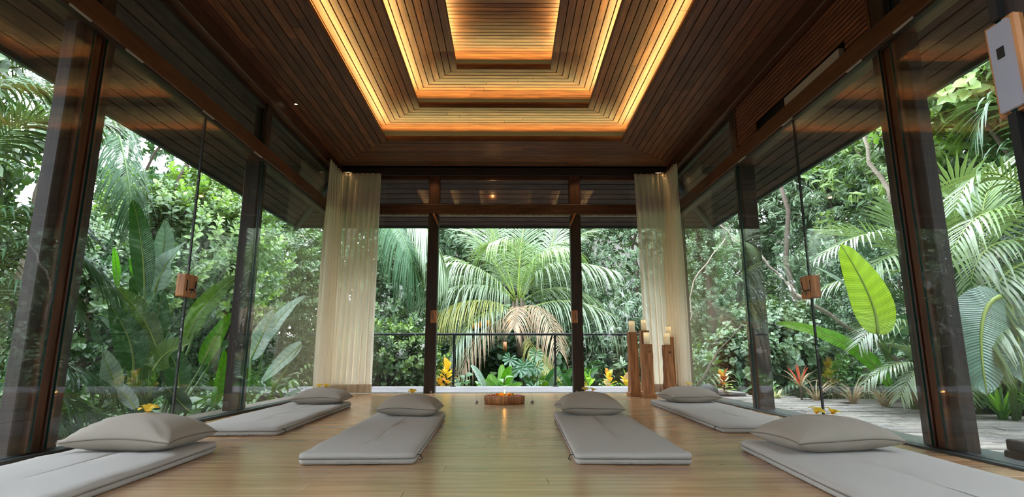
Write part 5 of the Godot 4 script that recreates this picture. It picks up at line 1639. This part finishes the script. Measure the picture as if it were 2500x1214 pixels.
func build_right_plants() -> void:
	# the backlit leaf, its glow put into the lime base colour
	var r1 := V(4.25, -0.15, -5.9)
	var b := thing("banana_plant", "young banana plant, one big leaf coloured as if backlit, right of the right door lock", "plant", r1)
	big_leaf(b, r1, V(3.66, 0.70, -5.50), V(3.63, 1.06, -5.50), V(3.35, 1.59, -5.42), 0.36, 4, 900, V(-0.52, 0.05, 0.85).normalized(), 0.12)
	big_leaf(b, r1, V(4.12, 0.16, -6.10), V(3.72, 0.60, -6.10), V(2.90, 0.83, -6.00), 0.23, 3, 901, V(-0.1, 0.6, 0.8).normalized(), 0.2)
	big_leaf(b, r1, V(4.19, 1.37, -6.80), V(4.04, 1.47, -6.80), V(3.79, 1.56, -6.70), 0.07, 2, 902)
	big_leaf(b, r1, V(4.5, 0.5, -6.6), V(4.75, 0.85, -6.6), V(5.1, 0.9, -6.5), 0.25, 0, 903)
	var r3 := V(4.35, -0.15, -4.9)
	var b3 := thing("banana_plant", "banana plant with a huge pale hanging leaf, right of the near right post", "plant", r3)
	big_leaf(b3, r3, V(3.62, 0.92, -4.02), V(3.45, 0.72, -4.02), V(3.32, 0.22, -3.92), 0.40, 5, 910, V(-0.6, 0.2, 0.75).normalized(), -0.15)
	big_leaf(b3, r3, V(3.75, 0.9, -4.1), V(3.72, 0.66, -4.05), V(3.62, 0.30, -3.95), 0.3, 5, 911, V(-0.5, 0.3, 0.8).normalized(), -0.1)
	big_leaf(b3, r3, V(4.41, 0.93, -4.80), V(4.40, 1.12, -4.80), V(4.47, 1.29, -4.70), 0.2, 0, 912)
	big_leaf(b3, r3, V(4.3, 0.85, -4.8), V(4.1, 1.1, -4.8), V(4.05, 1.25, -4.7), 0.2, 0, 913)
	big_leaf(b3, r3, V(4.5, 0.5, -4.8), V(4.8, 0.9, -4.7), V(5.0, 1.2, -4.6), 0.22, 0, 914)
	palm("feather palm with blue-green fronds behind the backlit leaf, left of the near right post", V(5.3, -0.15, -6.8), [[V(5.3, -0.2, -6.8), V(5.15, 1.55, -6.75), 0.06], [V(5.45, -0.2, -6.9), V(5.4, 1.5, -7.0), 0.055]], [
		[V(5.10, 1.58, -6.75), V(4.57, 1.96, -6.55), V(3.62, 1.60, -6.40), 1.0, 0.75, "frond_pale"], [V(5.16, 1.6, -6.8), V(4.77, 1.93, -6.90), V(4.2, 2.11, -7.00), 1.0, 0.4, "frond_bright"], [V(5.15, 1.6, -6.75), V(5.0, 2.0, -6.75), V(4.85, 2.35, -6.70), 1.0, 0.3, "frond_green"],
		[V(5.15, 1.55, -6.7), V(4.7, 1.7, -6.5), V(4.1, 1.35, -6.4), 1.0, 0.9, "frond_green"], [V(5.2, 1.6, -6.8), V(5.4, 2.1, -6.7), V(5.6, 2.3, -6.5), 1.0, 0.5, "frond_green"], [V(5.35, 1.5, -6.9), V(4.7, 1.55, -7.2), V(4.0, 1.25, -7.3), 1.0, 0.8, "frond_green"], [V(5.2, 1.55, -6.7), V(4.95, 1.75, -6.2), V(4.75, 1.5, -5.8), 1.0, 0.8, "frond_green"]], 0.62, 30, 0.0125, 1000)
	palm("low feather palm with wide fronds between the backlit leaf and the near right post", V(4.75, -0.15, -5.9), [[V(4.75, -0.2, -5.9), V(4.7, 0.55, -5.95), 0.05]], [
		[V(4.7, 0.55, -5.95), V(4.15, 0.85, -5.9), V(3.64, 0.60, -5.80), 1.0, 0.7, "frond_pale"], [V(4.7, 0.5, -6.0), V(4.41, 0.64, -6.2), V(4.05, 0.82, -6.3), 1.0, 0.4, "frond_dark"], [V(4.7, 0.6, -5.95), V(4.75, 1.1, -5.9), V(4.7, 1.5, -5.85), 0.9, 0.4, "frond_dark"], [V(4.7, 0.55, -5.9), V(4.5, 0.9, -5.6), V(4.25, 0.9, -5.3), 0.9, 0.7, "frond_green"],
		[V(4.7, 0.5, -5.9), V(4.3, 0.5, -5.6), V(3.9, 0.2, -5.35), 0.9, 0.8, "frond_green"], [V(4.75, 0.55, -5.95), V(5.1, 1.0, -5.9), V(5.3, 1.1, -5.8), 0.9, 0.6, "frond_dark"], [V(4.7, 0.6, -6.0), V(4.4, 1.1, -6.1), V(4.1, 1.3, -6.2), 1.0, 0.5, "frond_dark"]], 0.52, 28, 0.012, 1020)
	palm("pale seedling palm at the edge of the path, left of the near right post", V(4.3, -0.12, -5.5), [[V(4.3, -0.15, -5.5), V(4.3, 0.1, -5.5), 0.03]], [
		[V(4.3, 0.1, -5.5), V(3.92, 0.42, -5.45), V(3.41, 0.23, -5.40), 1.0, 0.75, "frond_pale"], [V(4.3, 0.1, -5.45), V(3.92, 0.36, -5.3), V(3.60, 0.12, -5.20), 1.0, 0.8, "frond_pale"], [V(4.3, 0.1, -5.5), V(4.1, 0.45, -5.55), V(3.85, 0.6, -5.6), 0.9, 0.5, "frond_pale"], [V(4.3, 0.1, -5.45), V(4.15, 0.25, -5.2), V(3.95, 0.05, -5.0), 0.8, 0.8, "frond_green"]], 0.36, 26, 0.0115, 1040)
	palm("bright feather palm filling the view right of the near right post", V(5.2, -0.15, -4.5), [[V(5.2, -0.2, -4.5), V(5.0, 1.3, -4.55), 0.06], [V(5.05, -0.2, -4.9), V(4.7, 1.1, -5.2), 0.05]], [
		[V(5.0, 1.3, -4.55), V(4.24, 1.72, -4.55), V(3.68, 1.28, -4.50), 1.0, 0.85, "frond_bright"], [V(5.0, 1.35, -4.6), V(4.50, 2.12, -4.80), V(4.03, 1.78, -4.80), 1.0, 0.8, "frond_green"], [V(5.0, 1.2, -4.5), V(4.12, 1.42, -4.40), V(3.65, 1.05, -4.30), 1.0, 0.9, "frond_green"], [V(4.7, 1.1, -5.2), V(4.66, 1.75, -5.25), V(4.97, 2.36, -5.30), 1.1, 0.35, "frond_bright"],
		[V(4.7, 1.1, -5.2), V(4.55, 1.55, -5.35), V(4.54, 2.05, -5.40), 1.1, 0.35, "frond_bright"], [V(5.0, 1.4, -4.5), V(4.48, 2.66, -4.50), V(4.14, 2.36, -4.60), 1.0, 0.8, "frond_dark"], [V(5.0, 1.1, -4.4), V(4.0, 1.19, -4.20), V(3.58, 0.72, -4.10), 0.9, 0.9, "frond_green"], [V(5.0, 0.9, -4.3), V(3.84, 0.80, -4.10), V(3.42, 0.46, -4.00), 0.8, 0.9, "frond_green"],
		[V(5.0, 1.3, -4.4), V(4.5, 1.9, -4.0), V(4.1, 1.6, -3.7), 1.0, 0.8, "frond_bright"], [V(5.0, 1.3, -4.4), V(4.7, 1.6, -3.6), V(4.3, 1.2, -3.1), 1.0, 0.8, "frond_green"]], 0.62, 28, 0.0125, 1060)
	fan_palm("small fan palm with stiff upright lime fans right of the near right post", V(4.62, -0.15, -5.6))
	# grasses along the edge of the path
	var edge := [
		["dry pale grass tuft at the path edge, below the right door lock", V(3.75, -0.1, -6.9), "dry_blade", 0.42, 0.9], ["dry grass tuft beside the red cordyline", V(3.95, -0.1, -6.5), "dry_blade", 0.45, 0.9], ["dry drooping grass tuft left of the pale seedling palm", V(4.05, -0.1, -6.1), "dry_blade", 0.42, 1.0], ["dry brown grass behind the pale seedling palm", V(4.35, -0.1, -6.0), "dry_blade", 0.4, 0.9],
		["green strap-leaved tuft at the far end of the path", V(3.5, -0.1, -7.6), "strap_green", 0.3, 0.8], ["pale variegated tuft left of the dry grass", V(3.45, -0.1, -7.3), "croton_cream", 0.22, 0.9],
		["dark strap-leaved tuft right of the near right post, by the path", V(4.45, -0.1, -4.7), "strap_green", 0.55, 0.7], ["dark strap-leaved tuft at the right edge of the view", V(4.75, -0.1, -4.6), "strap_green", 0.62, 0.6], ["dark tuft under the huge pale leaf", V(4.3, -0.1, -4.95), "strap_green", 0.5, 0.7], ["light green bamboo-like tuft at the far right", V(5.0, -0.1, -4.75), "frond_pale", 0.9, 0.4]]
	for i in edge.size():
		var e: Array = edge[i]
		var t := thing("grass_tuft", e[0], "grass tuft", e[1])
		var o := part("blades", grass_mesh(1100 + i, 34, e[3], 0.009 if e[2] == "dry_blade" else 0.014, e[4]), M[e[2]], t)
		o.set_meta("kind", "stuff")
	var c := thing("cordyline_plant", "spiky red-leaved cordyline at the edge of the path", "plant", V(3.62, -0.1, -7.0))
	part("stem", rod(V(0, -0.05, 0), V(0, 0.25, 0), 0.012, 6), M.bark, c)
	for k in 16:
		var a := k * 2.4
		var e := lerpf(0.35, 1.4, k / 16.0)
		var d := V(cos(a) * cos(e), sin(e), sin(a) * cos(e))
		var bm := blade_mesh(V(0, 0.2, 0), V(0, 0.2, 0) + d * 0.16 + V(0, 0.02, 0), V(0, 0.2, 0) + d * 0.32 - V(0, 0.03, 0), 0.024, (Vector3.UP - d * 0.5).normalized(), 1200 + k, 0.4)
		part("leaf", bm[0], M.cordyline_red if k > 8 else M.dry_blade, c)

func fan_palm(label: String, root: Vector3) -> void:
	var t := thing("fan_palm", label, "palm", root)
	var hubs := [[V(4.72, 2.15, -5.55), V(-0.3, 0.8, 0.5), 0.55], [V(4.55, 1.75, -5.5), V(-0.8, 0.5, 0.3), 0.45], [V(4.95, 1.9, -5.6), V(0.6, 0.7, 0.3), 0.5]]
	for h in hubs.size():
		var hub: Vector3 = hubs[h][0] - root
		var d: Vector3 = hubs[h][1].normalized()
		part("leaf_stalk", tube([V(0, 0, 0), hub * 0.5 + V(0.05, 0, 0), hub], [0.014, 0.011, 0.009], 6), M.frond_bright, t)
		var st := begin()
		var side := d.cross(V(-0.4, 0.1, 0.9)).normalized()
		for k in 17:
			var a := lerpf(-1.5, 1.5, k / 16.0)
			var dir := d * cos(a) + side * sin(a)
			var l: float = hubs[h][2] * lerpf(1.0, 0.75, absf(a) / 1.5)
			var w := dir.cross(V(-0.4, 0.1, 0.9)).normalized() * 0.022
			var q := hub + dir * l * 0.55
			var e := hub + dir * l - V(0, 0.08 * l, 0)
			quad(st, hub, q - w, q + V(0, 0, 0.008), hub)
			quad(st, hub, q + V(0, 0, 0.008), q + w, hub)
			tri(st, q - w, e, q + V(0, 0, 0.008)); tri(st, q + V(0, 0, 0.008), e, q + w)
		part("fan_leaf", done(st), M.frond_bright, t)
